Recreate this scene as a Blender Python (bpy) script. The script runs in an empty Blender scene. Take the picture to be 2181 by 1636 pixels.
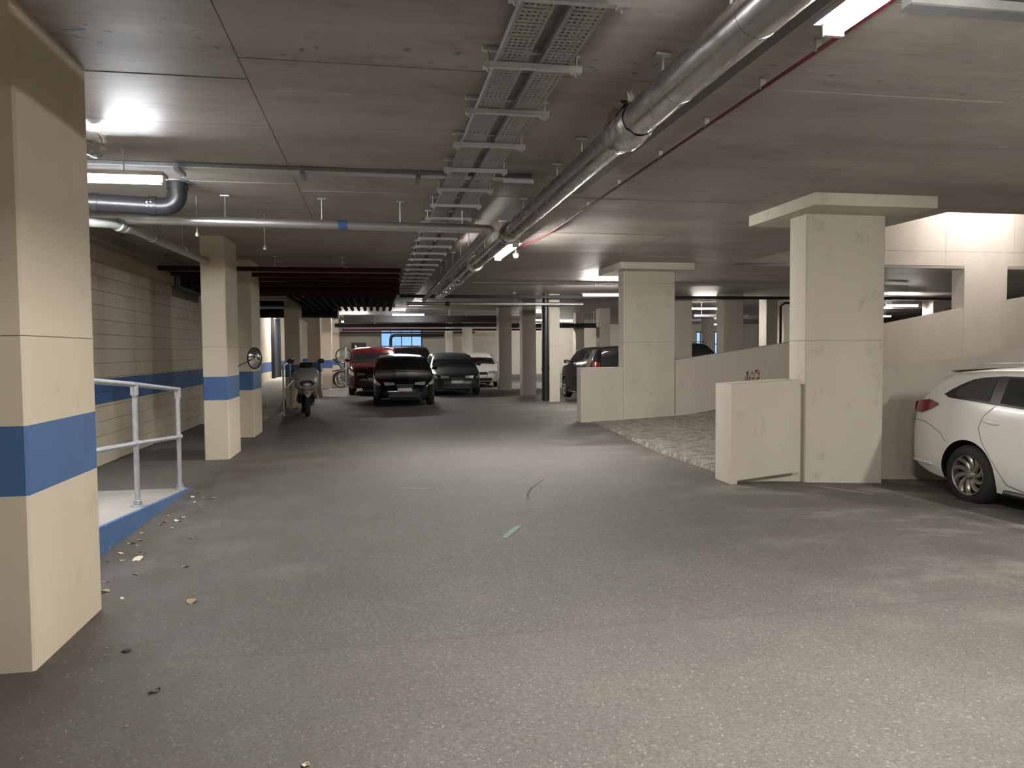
import bpy, bmesh, math, random
from math import sin, cos, pi, radians, sqrt
from mathutils import Vector, Matrix
random.seed(7)
S = bpy.context.scene
C = S.collection

# ------------------------------------------------------------------ camera
F_PX, IMG_W, IMG_H = 1600.0, 2181, 1636
YAW, PITCH, ROLL = radians(10.3), radians(-2.55), radians(-0.45)
fw = Vector((sin(YAW)*cos(PITCH), cos(YAW)*cos(PITCH), sin(PITCH)))
r0 = Vector((cos(YAW), -sin(YAW), 0)); u0 = r0.cross(fw)
rr_ = r0*cos(ROLL) + u0*sin(ROLL); uu_ = -r0*sin(ROLL) + u0*cos(ROLL)
cd = bpy.data.cameras.new('camera'); cam = bpy.data.objects.new('camera', cd); C.objects.link(cam)
cam.matrix_world = Matrix(((rr_.x, uu_.x, -fw.x, 0), (rr_.y, uu_.y, -fw.y, 0), (rr_.z, uu_.z, -fw.z, 1.55), (0, 0, 0, 1)))
cd.sensor_width = 36; cd.sensor_fit = 'HORIZONTAL'; cd.lens = F_PX/IMG_W*36; cd.clip_end = 300; cd.clip_start = .02
S.camera = cam

# ------------------------------------------------------------------ world, exposure
w = bpy.data.worlds.new('sky'); S.world = w; w.use_nodes = True
nt = w.node_tree; bg = nt.nodes['Background']
tc_ = nt.nodes.new('ShaderNodeTexCoord'); cl_ = nt.nodes.new('ShaderNodeTexNoise'); cl_.inputs['Scale'].default_value = 7; cl_.inputs['Detail'].default_value = 5
mr_ = nt.nodes.new('ShaderNodeMapRange'); mr_.inputs[1].default_value = .5; mr_.inputs[2].default_value = .72
mx_ = nt.nodes.new('ShaderNodeMix'); mx_.data_type = 'RGBA'; mx_.inputs[6].default_value = (.26, .47, .90, 1); mx_.inputs[7].default_value = (.72, .82, .96, 1)
nt.links.new(tc_.outputs['Generated'], cl_.inputs['Vector']); nt.links.new(cl_.outputs['Fac'], mr_.inputs[0]); nt.links.new(mr_.outputs[0], mx_.inputs[0])
nt.links.new(mx_.outputs[2], bg.inputs[0]); bg.inputs[1].default_value = 0.115
vs = S.view_settings; vs.view_transform = 'Standard'; vs.look = 'None'; vs.gamma = 1; vs.use_curve_mapping = False
vs.exposure = 3.6
S.cycles.max_bounces = 6; S.cycles.diffuse_bounces = 4; S.cycles.glossy_bounces = 2; S.cycles.adaptive_threshold = .12; S.cycles.adaptive_min_samples = 16; S.cycles.light_sampling_threshold = .02
S.cycles.transmission_bounces = 4; S.cycles.sample_clamp_indirect = 8; S.cycles.caustics_reflective = False; S.cycles.caustics_refractive = False
LAMP = 30.0          # radiance of the fluorescent tubes
WARM = (1.0, .95, .885); COOL = (.93, .96, 1.0); PINK = (1.0, .92, .87)

# ------------------------------------------------------------------ materials
def new_mat(n):
    m = bpy.data.materials.new(n); m.use_nodes = True
    return m, m.node_tree.nodes, m.node_tree.links, m.node_tree.nodes['Principled BSDF']
def rgb(c): return (c[0], c[1], c[2], 1)
def simple(n, c, rough=.5, metal=0., spec=.5, coat=0., emit=None, estr=0., alpha=None):
    m, N, L, b = new_mat(n)
    b.inputs['Base Color'].default_value = rgb(c); b.inputs['Roughness'].default_value = rough
    b.inputs['Metallic'].default_value = metal; b.inputs['Specular IOR Level'].default_value = spec
    b.inputs['Coat Weight'].default_value = coat
    if emit: b.inputs['Emission Color'].default_value = rgb(emit); b.inputs['Emission Strength'].default_value = estr
    return m
class NG:
    """small helper to wire node graphs"""
    def __init__(s, m): s.N = m.node_tree.nodes; s.L = m.node_tree.links; s.b = s.N['Principled BSDF']
    def pos(s, scale=(1, 1, 1)):
        g = s.N.new('ShaderNodeNewGeometry'); v = s.N.new('ShaderNodeVectorMath'); v.operation = 'MULTIPLY'
        s.L.new(g.outputs['Position'], v.inputs[0]); v.inputs[1].default_value = scale
        return v.outputs[0]
    def sep(s):
        g = s.N.new('ShaderNodeNewGeometry'); x = s.N.new('ShaderNodeSeparateXYZ'); s.L.new(g.outputs['Position'], x.inputs[0]); return x.outputs
    def noise(s, vec, scale=1., detail=4., rough=.55):
        n = s.N.new('ShaderNodeTexNoise'); s.L.new(vec, n.inputs['Vector']); n.inputs['Scale'].default_value = scale
        n.inputs['Detail'].default_value = detail; n.inputs['Roughness'].default_value = rough
        return n.outputs['Fac']
    def vor(s, vec, scale, out='Color', feat='F1'):
        n = s.N.new('ShaderNodeTexVoronoi'); n.feature = feat; s.L.new(vec, n.inputs['Vector']); n.inputs['Scale'].default_value = scale
        return n.outputs[out]
    def ramp(s, fac, a, b, lo=0., hi=1.):
        r = s.N.new('ShaderNodeMapRange'); r.clamp = True; s.L.new(fac, r.inputs[0])
        r.inputs[1].default_value = a; r.inputs[2].default_value = b; r.inputs[3].default_value = lo; r.inputs[4].default_value = hi
        return r.outputs[0]
    def math(s, op, a, b):
        n = s.N.new('ShaderNodeMath'); n.operation = op
        for i, v in enumerate((a, b)):
            if isinstance(v, (int, float)): n.inputs[i].default_value = v
            else: s.L.new(v, n.inputs[i])
        return n.outputs[0]
    def mix(s, fac, a, b, mode='MIX'):
        n = s.N.new('ShaderNodeMix'); n.data_type = 'RGBA'; n.blend_type = mode
        if isinstance(fac, (int, float)): n.inputs[0].default_value = fac
        else: s.L.new(fac, n.inputs[0])
        for i, v in ((6, a), (7, b)):
            if isinstance(v, tuple): n.inputs[i].default_value = rgb(v)
            else: s.L.new(v, n.inputs[i])
        return n.outputs[2]
    def out(s, col, rough=None, bump=None, bs=.2, bd=.01):
        s.L.new(col, s.b.inputs['Base Color'])
        if rough is not None:
            if isinstance(rough, (int, float)): s.b.inputs['Roughness'].default_value = rough
            else: s.L.new(rough, s.b.inputs['Roughness'])
        if bump is not None:
            n = s.N.new('ShaderNodeBump'); n.inputs['Strength'].default_value = bs; n.inputs['Distance'].default_value = bd
            s.L.new(bump, n.inputs['Height']); s.L.new(n.outputs[0], s.b.inputs['Normal'])

def concrete(n, a, b, dark, rough=.75, streak=(1, 1, .25), sp=.6, band=None):
    m, *_ = new_mat(n); g = NG(m); g.b.inputs['Specular IOR Level'].default_value = .3
    big = g.noise(g.pos(streak), 1.1, 2, .6)
    col = g.mix(g.ramp(big, .3, .7), a, b)
    blot = g.noise(g.pos((1, 1, .8)), 4.3, 4, .72)
    col = g.mix(g.ramp(blot, .58, .8, 0, .5*sp), col, dark)
    pores = g.vor(g.pos(), 7.5, 'Distance')
    col = g.mix(g.math('MULTIPLY', g.ramp(pores, .035, .06, .75, 0), g.ramp(big, .5, .62)), col, dark)
    if band:
        z = g.sep()[2]
        zz = g.math('ADD', z, g.math('MULTIPLY', blot, .012))
        f = g.math('MULTIPLY', g.ramp(zz, band[0], band[0]+.004), g.ramp(zz, band[1], band[1]+.004, 1, 0))
        col = g.mix(f, col, g.mix(g.ramp(big, .3, .7), (.045, .115, .27), (.06, .14, .32)))
    g.out(col, rough)
    return m
M = {}
CREAM_A, CREAM_B, CREAM_D = (.66, .58, .455), (.585, .515, .405), (.29, .25, .20)
M['cream'] = concrete('painted concrete cream', CREAM_A, CREAM_B, CREAM_D)
M['cream_band'] = concrete('painted blockwork cream with blue stripe', CREAM_A, CREAM_B, CREAM_D, band=(.865, 1.205))
M['pale'] = concrete('painted concrete pale', (.67, .62, .54), (.59, .54, .47), (.31, .27, .23))
M['pier'] = concrete('painted concrete pier', (.67, .625, .54), (.57, .53, .455), (.31, .27, .22), sp=1.)
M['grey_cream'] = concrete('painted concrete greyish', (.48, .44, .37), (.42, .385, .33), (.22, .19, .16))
M['mortar'] = simple('mortar', (.17, .145, .115), .9)
M['joint'] = simple('concrete joint', (.30, .265, .215), .9)
M['rawconc'] = concrete('raw concrete', (.32, .29, .25), (.25, .225, .195), (.13, .11, .095))
def ceil_mat():
    m, *_ = new_mat('board marked ceiling concrete'); g = NG(m); g.b.inputs['Specular IOR Level'].default_value = .35
    big = g.noise(g.pos((.35, 1.1, 1)), 1.2, 2, .6); st = g.noise(g.pos((.6, 7, 1)), 2.2, 3, .65)
    col = g.mix(g.ramp(big, .3, .7), (.44, .405, .37), (.315, .287, .26))
    col = g.mix(g.ramp(st, .45, .8, 0, .36), col, (.19, .17, .152))
    brown = g.noise(g.pos((1, 1.6, 1)), 2.0, 5, .75)
    col = g.mix(g.ramp(brown, .56, .74, 0, .55), col, (.19, .152, .12)); col = g.mix(g.ramp(brown, .42, .30, 0, .5), col, (.49, .46, .43))
    y = g.sep()[1]; v = g.noise(g.pos((1, 1.4, 1)), 11, 1, .5)
    row = g.math('MULTIPLY', g.ramp(y, 4.16, 4.26), g.ramp(y, 4.46, 4.58, 1, 0))
    col = g.mix(g.math('MULTIPLY', row, g.ramp(v, .70, .715, 0, .7)), col, (.05, .12, .27))
    g.out(col, g.ramp(big, .2, .8, .46, .62))
    return m
M['ceil'] = ceil_mat()
def asphalt():
    m, *_ = new_mat('worn asphalt'); g = NG(m); g.b.inputs['Specular IOR Level'].default_value = .35
    mid = g.noise(g.pos((1, .6, 1)), 2.2, 3, .65)
    cell = g.vor(g.pos(), 105, 'Color'); sx = g.N.new('ShaderNodeSeparateColor'); g.L.new(cell, sx.inputs[0])
    dust = g.noise(g.pos((.7, 1.3, 1)), 1.3, 4, .68)
    col = g.mix(g.ramp(dust, .3, .7), (.138, .131, .119), (.195, .184, .166))
    col = g.mix(g.ramp(mid, .35, .75, 0, .5), col, (.138, .129, .116))
    col = g.mix(g.ramp(sx.outputs[0], .2, 1, 0, .62), col, (.072, .067, .060))
    col = g.mix(g.ramp(sx.outputs[1], .93, 1, 0, .55), col, (.38, .36, .33))
    # dusty patches near the ramp side, damp dark patches
    x, y, z = g.sep()
    side = g.ramp(x, 2.5, 5.0)
    col = g.mix(g.math('MULTIPLY', side, g.ramp(dust, .52, .66, 0, .65)), col, (.33, .31, .265))
    col = g.mix(g.math('MULTIPLY', side, g.ramp(dust, .47, .36, 0, .6)), col, (.11, .10, .085))
    # darker, browner mottled tone towards the left side
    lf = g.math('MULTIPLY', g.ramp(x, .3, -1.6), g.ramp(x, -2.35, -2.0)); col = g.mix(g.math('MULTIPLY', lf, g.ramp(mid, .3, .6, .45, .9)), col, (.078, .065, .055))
    seam = g.math('ADD', y, g.math('MULTIPLY', dust, .22)); d_ = g.math('ABSOLUTE', g.math('SUBTRACT', seam, 4.1), 0)
    col = g.mix(g.ramp(d_, .004, .03, .3, 0), col, (.09, .08, .07)); col = g.mix(g.ramp(seam, 4.12, 4.08, 0, .10), col, (.20, .185, .162))
    g.out(col, g.ramp(dust, .2, .8, .62, .8), sx.outputs[0], .35, .005)
    return m
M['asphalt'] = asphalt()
def rampmat():
    m, *_ = new_mat('rough tamped ramp concrete'); g = NG(m)
    big = g.noise(g.pos(), .9, 2, .6); t = g.noise(g.pos((1.0, 1.5, 1)), 6, 5, .75); sp = g.noise(g.pos((1.2, 2, 1)), 16, 3, .7)
    col = g.mix(g.ramp(big, .3, .7), (.36, .33, .28), (.28, .255, .215))
    col = g.mix(g.ramp(t, .44, .58, 0, .8), col, (.11, .097, .08)); col = g.mix(g.ramp(sp, .56, .66, 0, .7), col, (.58, .55, .49))
    g.out(col, .8); return m
M['ramp'] = rampmat()
def path_mat():
    m, *_ = new_mat('trowelled path concrete'); g = NG(m)
    big = g.noise(g.pos(), 1.3, 2); fi = g.noise(g.pos(), 30, 2)
    col = g.mix(g.ramp(big, .3, .7), (.42, .395, .36), (.33, .31, .28)); col = g.mix(g.ramp(fi, .4, .8, 0, .3), col, (.14, .13, .115))
    g.out(col, .8); return m
M['path'] = path_mat()
def blue_mat():
    m, *_ = new_mat('blue paint'); g = NG(m); big = g.noise(g.pos(), 1.6, 4); ch = g.noise(g.pos((1, 1, 1)), 16, 5, .75)
    col = g.mix(g.ramp(big, .3, .7), (.047, .118, .275), (.062, .145, .325)); col = g.mix(g.ramp(ch, .60, .68, 0, .8), col, (.30, .29, .27))
    g.out(col, .6); return m
M['blue_worn'] = blue_mat()
def blue2():
    m, *_ = new_mat('blue band paint'); g = NG(m); big = g.noise(g.pos((1, 1, .5)), 1.3, 4)
    g.out(g.mix(g.ramp(big, .3, .7), (.046, .115, .27), (.06, .14, .32)), .6); return m
M['blue'] = blue2()
def galv(n, a, b, rough, sc=9.):
    m, *_ = new_mat(n); g = NG(m); g.b.inputs['Metallic'].default_value = .85
    v = g.noise(g.pos(), sc, 4); g.out(g.mix(g.ramp(v, .3, .7), a, b), g.ramp(v, .3, .7, rough, rough+.15)); return m
M['galv'] = galv('galvanised steel', (.70, .71, .72), (.58, .59, .60), .42)
M['galv_rail'] = galv('dull galvanised rail', (.56, .58, .61), (.44, .46, .49), .48, 14)
M['galv_dark'] = galv('dull galvanised trunking', (.30, .315, .33), (.24, .25, .265), .5)
M['trunk_dark'] = simple('dark grey trunking', (.085, .088, .092), .5)
def foil_mat():
    m, *_ = new_mat('aluminium foil cladding'); g = NG(m); g.b.inputs['Metallic'].default_value = 1.
    v = g.noise(g.pos((1, .5, 1)), 9, 5, .6); f = g.noise(g.pos(), 45, 3)
    g.out(g.mix(g.ramp(v, .3, .7), (.62, .61, .60), (.50, .49, .48)), g.ramp(v, .3, .7, .16, .34), g.math('ADD', v, g.math('MULTIPLY', f, .3)), .10, .010); return m
M['foil'] = foil_mat()
M['foil_torn'] = galv('crumpled foil', (.75, .74, .73), (.5, .48, .46), .15, 40)
M['wool'] = simple('brown mineral wool', (.16, .115, .06), .95)
M['tape'] = simple('white pipe tape', (.85, .83, .79), .5)
M['silverpipe'] = galv('silver painted pipe', (.55, .55, .55), (.46, .46, .46), .33, 5)
M['black_pl'] = simple('black plastic pipe', (.018, .018, .02), .35)
M['black_matt'] = simple('dusty black pipe', (.010, .010, .011), .75, spec=.1)
def traymat():
    m, *_ = new_mat('dull perforated tray steel'); g = NG(m); g.b.inputs['Metallic'].default_value = .25
    v = g.noise(g.pos((3, .8, 1)), 3, 2); g.out(g.mix(g.ramp(v, .3, .7), (.40, .40, .395), (.32, .32, .315)), .5); return m
M['tray'] = traymat()
M['black'] = simple('matt black', (.012, .012, .014), .6)
M['darkred'] = simple('dark red pipe', (.045, .006, .010), .7, spec=.2)
M['red'] = simple('red conduit', (.14, .014, .022), .5)
M['redbright'] = simple('red cable', (.55, .03, .035), .4)
M['pvc'] = simple('grey plastic pipe', (.36, .36, .35), .45)
M['white_pl'] = simple('white plastic', (.74, .74, .72), .4)
M['fixture'] = simple('light fitting body', (.55, .55, .54), .4)
M['rubber'] = simple('tyre rubber', (.022, .021, .020), .8)
M['alloy'] = simple('alloy wheel', (.36, .34, .31), .35, .8)
M['alloy_dark'] = simple('alloy wheel recess', (.03, .03, .03), .5, .5)
M['white_car'] = simple('white car paint', (.80, .79, .75), .28, 0, .5, .6)
M['black_car'] = simple('black car paint', (.007, .007, .008), .15, 0, .3, .35)
M['red_car'] = simple('dark red car paint', (.065, .004, .007), .22, 0, .4, .4)
M['dark_car'] = simple('dark grey car paint', (.016, .016, .018), .22, .2, .4, .4)
M['silver_car'] = simple('dark green grey car paint', (.045, .058, .058), .28, .3, .4, .4)
M['glass_dark'] = simple('tinted car glass', (.010, .012, .012), .04, 0, .6)
M['glass_grey'] = simple('rear car glass', (.035, .038, .034), .06, 0, .6)
M['trim'] = simple('black car trim', (.014, .014, .014), .4)
M['seam'] = simple('panel gap', (.10, .095, .085), .7)
M['lampred'] = simple('red tail lamp lens', (.20, .006, .010), .12, 0, .6, 1.)
M['headlamp'] = simple('clear headlamp', (.65, .66, .66), .08, .5)
M['chrome'] = simple('chrome', (.8, .8, .8), .08, 1.)
M['mirror'] = simple('mirror', (.92, .92, .92), .02, 1.)
M['scoot'] = simple('silver grey scooter paint', (.42, .42, .40), .3, .2, .5, .6)
M['door_dark'] = simple('dark blue grey door', (.035, .04, .055), .45)
M['seat'] = simple('black vinyl', (.015, .015, .015), .55)
M['leaf'] = simple('dry leaf', (.33, .25, .14), .8)
M['leaf2'] = simple('pale dry leaf', (.58, .52, .40), .8)
M['leaf3'] = simple('dark dead leaf', (.03, .022, .015), .8)
M['chalk_green'] = simple('green spray paint', (.24, .36, .26), .85)
M['chalk'] = simple('white line paint', (.36, .345, .31), .85)
M['skid'] = simple('skid mark', (.06, .057, .05), .8)
M['rust'] = simple('rust stain', (.13, .055, .03), .85)
def pane_mat():
    m, N, L, b = new_mat('window glass'); b.inputs['Base Color'].default_value = (.9, .95, 1, 1)
    b.inputs['Roughness'].default_value = 0; b.inputs['Transmission Weight'].default_value = 1; b.inputs['IOR'].default_value = 1.1
    return m
M['pane'] = pane_mat()
def tube_mat(n, c, k=1.):
    return simple(n, (.8, .8, .8), .5, emit=c, estr=LAMP*k)
M['tube_warm'] = tube_mat('lit tube warm', WARM); M['tube_cool'] = tube_mat('lit tube cool', COOL, .7); M['tube_pink'] = tube_mat('lit tube pink', PINK, .65)

# ------------------------------------------------------------------ mesh helpers
class MB:
    def __init__(s): s.v = []; s.f = []; s.mi = []; s.cur = 0
    def add(s, vs, fs):
        o = len(s.v); s.v += [tuple(v) for v in vs]; s.f += [tuple(i+o for i in f) for f in fs]; s.mi += [s.cur]*len(fs); return s
    def box(s, x0, x1, y0, y1, z0, z1):
        return s.add([(x0,y0,z0),(x1,y0,z0),(x1,y1,z0),(x0,y1,z0),(x0,y0,z1),(x1,y0,z1),(x1,y1,z1),(x0,y1,z1)],
                     [(0,3,2,1),(4,5,6,7),(0,1,5,4),(1,2,6,5),(2,3,7,6),(3,0,4,7)])
    def cbox(s, x0, x1, y0, y1, z0, z1, c=.01):
        """box with chamfered vertical edges"""
        p = [(x0+c,y0),(x1-c,y0),(x1,y0+c),(x1,y1-c),(x1-c,y1),(x0+c,y1),(x0,y1-c),(x0,y0+c)]
        return s.prism(p, z0, z1)
    def prism(s, p, z0, z1):
        n = len(p)
        return s.add([(x,y,z0) for x,y in p]+[(x,y,z1) for x,y in p],
                     [tuple(range(n-1,-1,-1)), tuple(range(n,2*n))]+[(i,(i+1)%n,(i+1)%n+n,i+n) for i in range(n)])
    def extr_y(s, p, y0, y1):
        """polygon p in (x,z), counter-clockwise seen from -y, extruded in y"""
        n = len(p)
        return s.add([(x,y0,z) for x,z in p]+[(x,y1,z) for x,z in p],
                     [tuple(range(n)), tuple(range(2*n-1,n-1,-1))]+[(i,i+n,(i+1)%n+n,(i+1)%n) for i in range(n)])
    def tube(s, pts, r, n=12, caps=True, closed=False):
        pts = [Vector(p) for p in pts]; k = len(pts); rs = r if isinstance(r, (list, tuple)) else [r]*k
        vs, fs = [], []; prev = None
        for i, p in enumerate(pts):
            a = pts[(i-1) % k] if (i > 0 or closed) else p; b = pts[(i+1) % k] if (i < k-1 or closed) else p
            t = (b-a).normalized()
            if prev is None:
                q = Vector((0,0,1)) if abs(t.z) < .9 else Vector((1,0,0)); x = t.cross(q).normalized()
            else:
                x = (prev - t*prev.dot(t)); x = x.normalized() if x.length > 1e-6 else t.orthogonal().normalized()
            prev = x; y = t.cross(x)
            for j in range(n):
                a_ = 2*pi*j/n; vs.append(p + (x*cos(a_)+y*sin(a_))*rs[i])
        m = k if closed else k-1
        for i in range(m):
            for j in range(n):
                i2 = (i+1) % k
                fs.append((i*n+j, i*n+(j+1) % n, i2*n+(j+1) % n, i2*n+j))
        if caps and not closed:
            fs.append(tuple(range(n-1,-1,-1))); fs.append(tuple((k-1)*n+j for j in range(n)))
        return s.add(vs, fs)
    def lathe(s, prof, n=32, axis='y', c=(0,0,0), closed=False):
        """prof: (r, h) along axis"""
        vs, fs = [], []; k = len(prof)
        for r, h in prof:
            for j in range(n):
                a = 2*pi*j/n
                v = {'y': (r*cos(a), h, r*sin(a)), 'z': (r*cos(a), r*sin(a), h), 'x': (h, r*cos(a), r*sin(a))}[axis]
                vs.append((v[0]+c[0], v[1]+c[1], v[2]+c[2]))
        m = k if closed else k-1
        for i in range(m):
            for j in range(n):
                i2 = (i+1) % k; fs.append((i*n+j, i*n+(j+1) % n, i2*n+(j+1) % n, i2*n+j))
        return s.add(vs, fs)
    def grid(s, rows):
        n = len(rows[0]); vs = [p for r in rows for p in r]
        return s.add(vs, [(i*n+j, i*n+j+1, (i+1)*n+j+1, (i+1)*n+j) for i in range(len(rows)-1) for j in range(n-1)])
    def mesh(s, name, mats, smooth=None):
        me = bpy.data.meshes.new(name); me.from_pydata(s.v, [], s.f)
        for m in (mats if isinstance(mats, (list, tuple)) else [mats]): me.materials.append(M[m] if isinstance(m, str) else m)
        if any(s.mi): me.polygons.foreach_set('material_index', s.mi)
        bm = bmesh.new(); bm.from_mesh(me); bmesh.ops.recalc_face_normals(bm, faces=bm.faces); bm.to_mesh(me); bm.free()
        if smooth:
            me.shade_smooth(); me.set_sharp_from_angle(angle=radians(smooth))
        me.update(); return me
    def build(s, name, mats, parent=None, smooth=None, local=False, kind=None, label=None):
        """world-space coordinates unless local; the parent's location is taken off for children"""
        if parent is not None and not local:
            o = parent
            off = Vector((0,0,0))
            while o: off += o.location; o = o.parent
            s.v = [(v[0]-off.x, v[1]-off.y, v[2]-off.z) for v in s.v]
        ob = bpy.data.objects.new(name, s.mesh(name, mats, smooth)); C.objects.link(ob)
        if parent is not None: ob.parent = parent
        if kind: ob['kind'] = kind
        if label: ob['label'] = label
        return ob
def thing(name, label, cat, loc=(0,0,0), rz=0., group=None):
    o = bpy.data.objects.new(name, None); C.objects.link(o); o.location = loc; o.rotation_euler = (0,0,rz)
    o.empty_display_size = .1; o['label'] = label; o['category'] = cat
    if group: o['group'] = group
    return o
def tag(o, label, cat, group=None):
    o['label'] = label; o['category'] = cat
    if group: o['group'] = group
    return o
def recenter(o):
    """move the origin of a top-level single-mesh thing to the bottom centre of its bounds"""
    me = o.data; xs = [v.co for v in me.vertices]
    c = Vector(((min(v.x for v in xs)+max(v.x for v in xs))/2, (min(v.y for v in xs)+max(v.y for v in xs))/2, min(v.z for v in xs)))
    me.transform(Matrix.Translation(-c)); o.location = o.location + c
    return o
def arc(c, a, b, r, t0, t1, n=8):
    """points on an arc about c in the plane of unit vectors a, b"""
    c, a, b = Vector(c), Vector(a), Vector(b)
    return [c + (a*cos(t0+(t1-t0)*i/n) + b*sin(t0+(t1-t0)*i/n))*r for i in range(n+1)]
def lerp(a, b, t): return a+(b-a)*t
def ss(a, b, x):
    t = max(0., min(1., (x-a)/(b-a))); return t*t*(3-2*t)
def interp(pts, x):
    if x <= pts[0][0]: return pts[0][1]
    for (a, fa), (b, fb) in zip(pts, pts[1:]):
        if x <= b: return lerp(fa, fb, (x-a)/(b-a)) if b > a else fb
    return pts[-1][1]
# ================================================================== STRUCTURE
HC = 3.24
VX0, VX1, VY0, VY1 = 7.05, 27.0, 8.36, 14.3      # opening over the ramp
def fz(x, y):
    a = -.05*max(0., min(5., x-4.5))*(1-ss(8.4, 9.0, y))
    b = .12*ss(10.5, 14.2, y)*ss(1.5, 4, x)*(1-ss(17, 22, y))
    return a+b
xs = [-4.1, -3, -2, -1, 0, 1, 1.5, 2, 2.5, 3, 3.5, 4, 4.5, 5, 5.5, 6, 6.5, 7, 7.5, 8, 9, 9.5, 12, 16, 20, 27, 34, 40.2]
ys = [-8.2, -4, 0, 2, 4, 5, 6, 7, 7.5, 8, 8.4, 8.6, 8.8, 9, 10, 10.5, 11, 11.5, 12, 12.5, 13, 13.5, 14.2, 15, 16, 17, 18, 19, 20, 21, 22, 26, 30, 36, 42, 48.3]
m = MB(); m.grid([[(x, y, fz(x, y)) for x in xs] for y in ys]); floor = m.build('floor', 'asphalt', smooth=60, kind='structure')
def rz(x, y):
    r = .05*(x-4.2) if x < 6.2 else .1+.15*(x-6.2)
    return .02+.105*(y-8.33)/6 + r + .012*(1-ss(4.2, 4.5, x))
rxs = [4.2, 4.4, 4.7, 5.2, 5.7, 6.2, 6.7, 8, 12, 16, 20, 24, 27]; rys = [8.4, 9, 10, 11, 12, 13, 14, 14.3]
m = MB(); m.grid([[(4.17, y, fz(4.17, y)-.05)]+[(x, y, max(rz(x, y), fz(x, y)+.01)) for x in rxs] for y in rys])
m.build('floor_ramp', 'ramp', smooth=50, kind='structure', label='rough concrete ramp rising to the right between the piers')

# ceiling slab with the opening over the ramp, formwork panels underneath
m = MB()
for b in ((-4.1, 40.2, -8.2, VY0), (-4.1, VX0, VY0, VY1), (VX1, 40.2, VY0, VY1), (-4.1, 40.2, VY1, 48.3)): m.box(*b, HC, HC+.3)
ceiling = m.build('ceiling', 'ceil', kind='structure')
lanes = [(-3.5, -.748, 1.0, .98), (-.740, 4.292, 1.0-.04, 1.2), (4.300, 7.04, .78, 1.22), (7.05, 11.4, .2, 1.2)]
for li, (x0, x1, st, pitch) in enumerate(lanes):
    y = st
    while y < (8.2 if li == 3 else 14.6):
        y1 = y+pitch
        if li == 3: y1 = min(y1, 8.34)
        d = random.uniform(.006, .012)
        mm = MB(); mm.box(x0, x1, y+.004, y1-.004, HC-d, HC+.005); mm.build('panel', 'ceil', ceiling)
        y = y1

# outer walls
m = MB(); m.box(-4.1, -3.72, -8.2, 10, -.2, HC); m.box(-4.1, -3.732, 10, 17.2, -.2, HC); m.box(-4.1, -3.72, 17.2, 48.3, -.2, HC)
m.mi = [0]*6+[1]*6+[0]*6
wall_left = m.build('wall_left', ['cream_band', 'mortar'], kind='structure')
bw, bh = .4, .2
blk = MB(); blk.box(-.004, .012, .003, bw-.003, .003, bh-.003); blk_me = blk.mesh('block', 'cream_band')
blh = MB(); blh.box(-.004, .012, .003, bw/2-.003, .003, bh-.003); blh_me = blh.mesh('block', 'cream_band')
nb = 0
for k in range(16):
    yy = 10.0
    half = k % 2
    z0 = .02+k*bh
    while yy < 17.19:
        ln = bw/2 if (half and yy < 10.05) or yy+bw > 17.25 else bw
        skip = (z0+bh > 2.80 and yy+ln > 15.3)
        if not skip and z0+bh < HC+.05:
            o = bpy.data.objects.new('block', blk_me if ln == bw else blh_me); C.objects.link(o); o.parent = wall_left
            o.location = (-3.732+random.uniform(0, .003), yy, z0); nb += 1
        yy += ln
# concrete beam along the head of the blockwork, louvre beyond it
m = MB(); m.cbox(-3.72, -3.5, 8.0, 15.28, 3.04, HC+.01, .008); m.build('trim_1', 'rawconc', kind='structure', label='raw concrete beam along the top of the block wall')
lv = thing('louvre', 'black louvred vent at the top of the block wall', 'vent', (-3.71, 16.2, 2.82))
m = MB(); m.box(-3.725, -3.70, 15.32, 17.18, 2.80, HC-.01); m.build('backing', 'black', lv)
m = MB()
for b in ((15.30, 17.2, 2.78, 2.83), (15.30, 17.2, 3.18, 3.23), (15.30, 15.36, 2.83, 3.18), (17.14, 17.2, 2.83, 3.18), (16.4, 16.44, 2.83, 3.18)): m.box(-3.72, -3.64, b[0], b[1], b[2], b[3])
m.build('frame', 'galv_dark', lv)
for k in range(5):
    m = MB(); z = 2.86+k*.065; m.add([(-3.70, 15.36, z+.04), (-3.65, 15.36, z), (-3.65, 17.14, z), (-3.70, 17.14, z+.04), (-3.70, 15.36, z+.046), (-3.65, 15.36, z+.006), (-3.65, 17.14, z+.006), (-3.70, 17.14, z+.046)],
        [(0,3,2,1),(4,5,6,7),(0,1,5,4),(1,2,6,5),(2,3,7,6),(3,0,4,7)]); m.build('slat', 'black', lv)
m = MB(); m.box(-4.1, 40.2, -8.4, -8.0, -.2, HC); m.build('wall_back', 'cream', kind='structure')
m = MB(); m.box(16, 16.3, -8.0, VY0-.26, -.6, HC); m.build('wall_right', 'cream', kind='structure')
m = MB(); m.box(40, 40.3, VY1, 48.3, -.2, HC); m.build('wall_far_right', 'cream', kind='structure')

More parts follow.
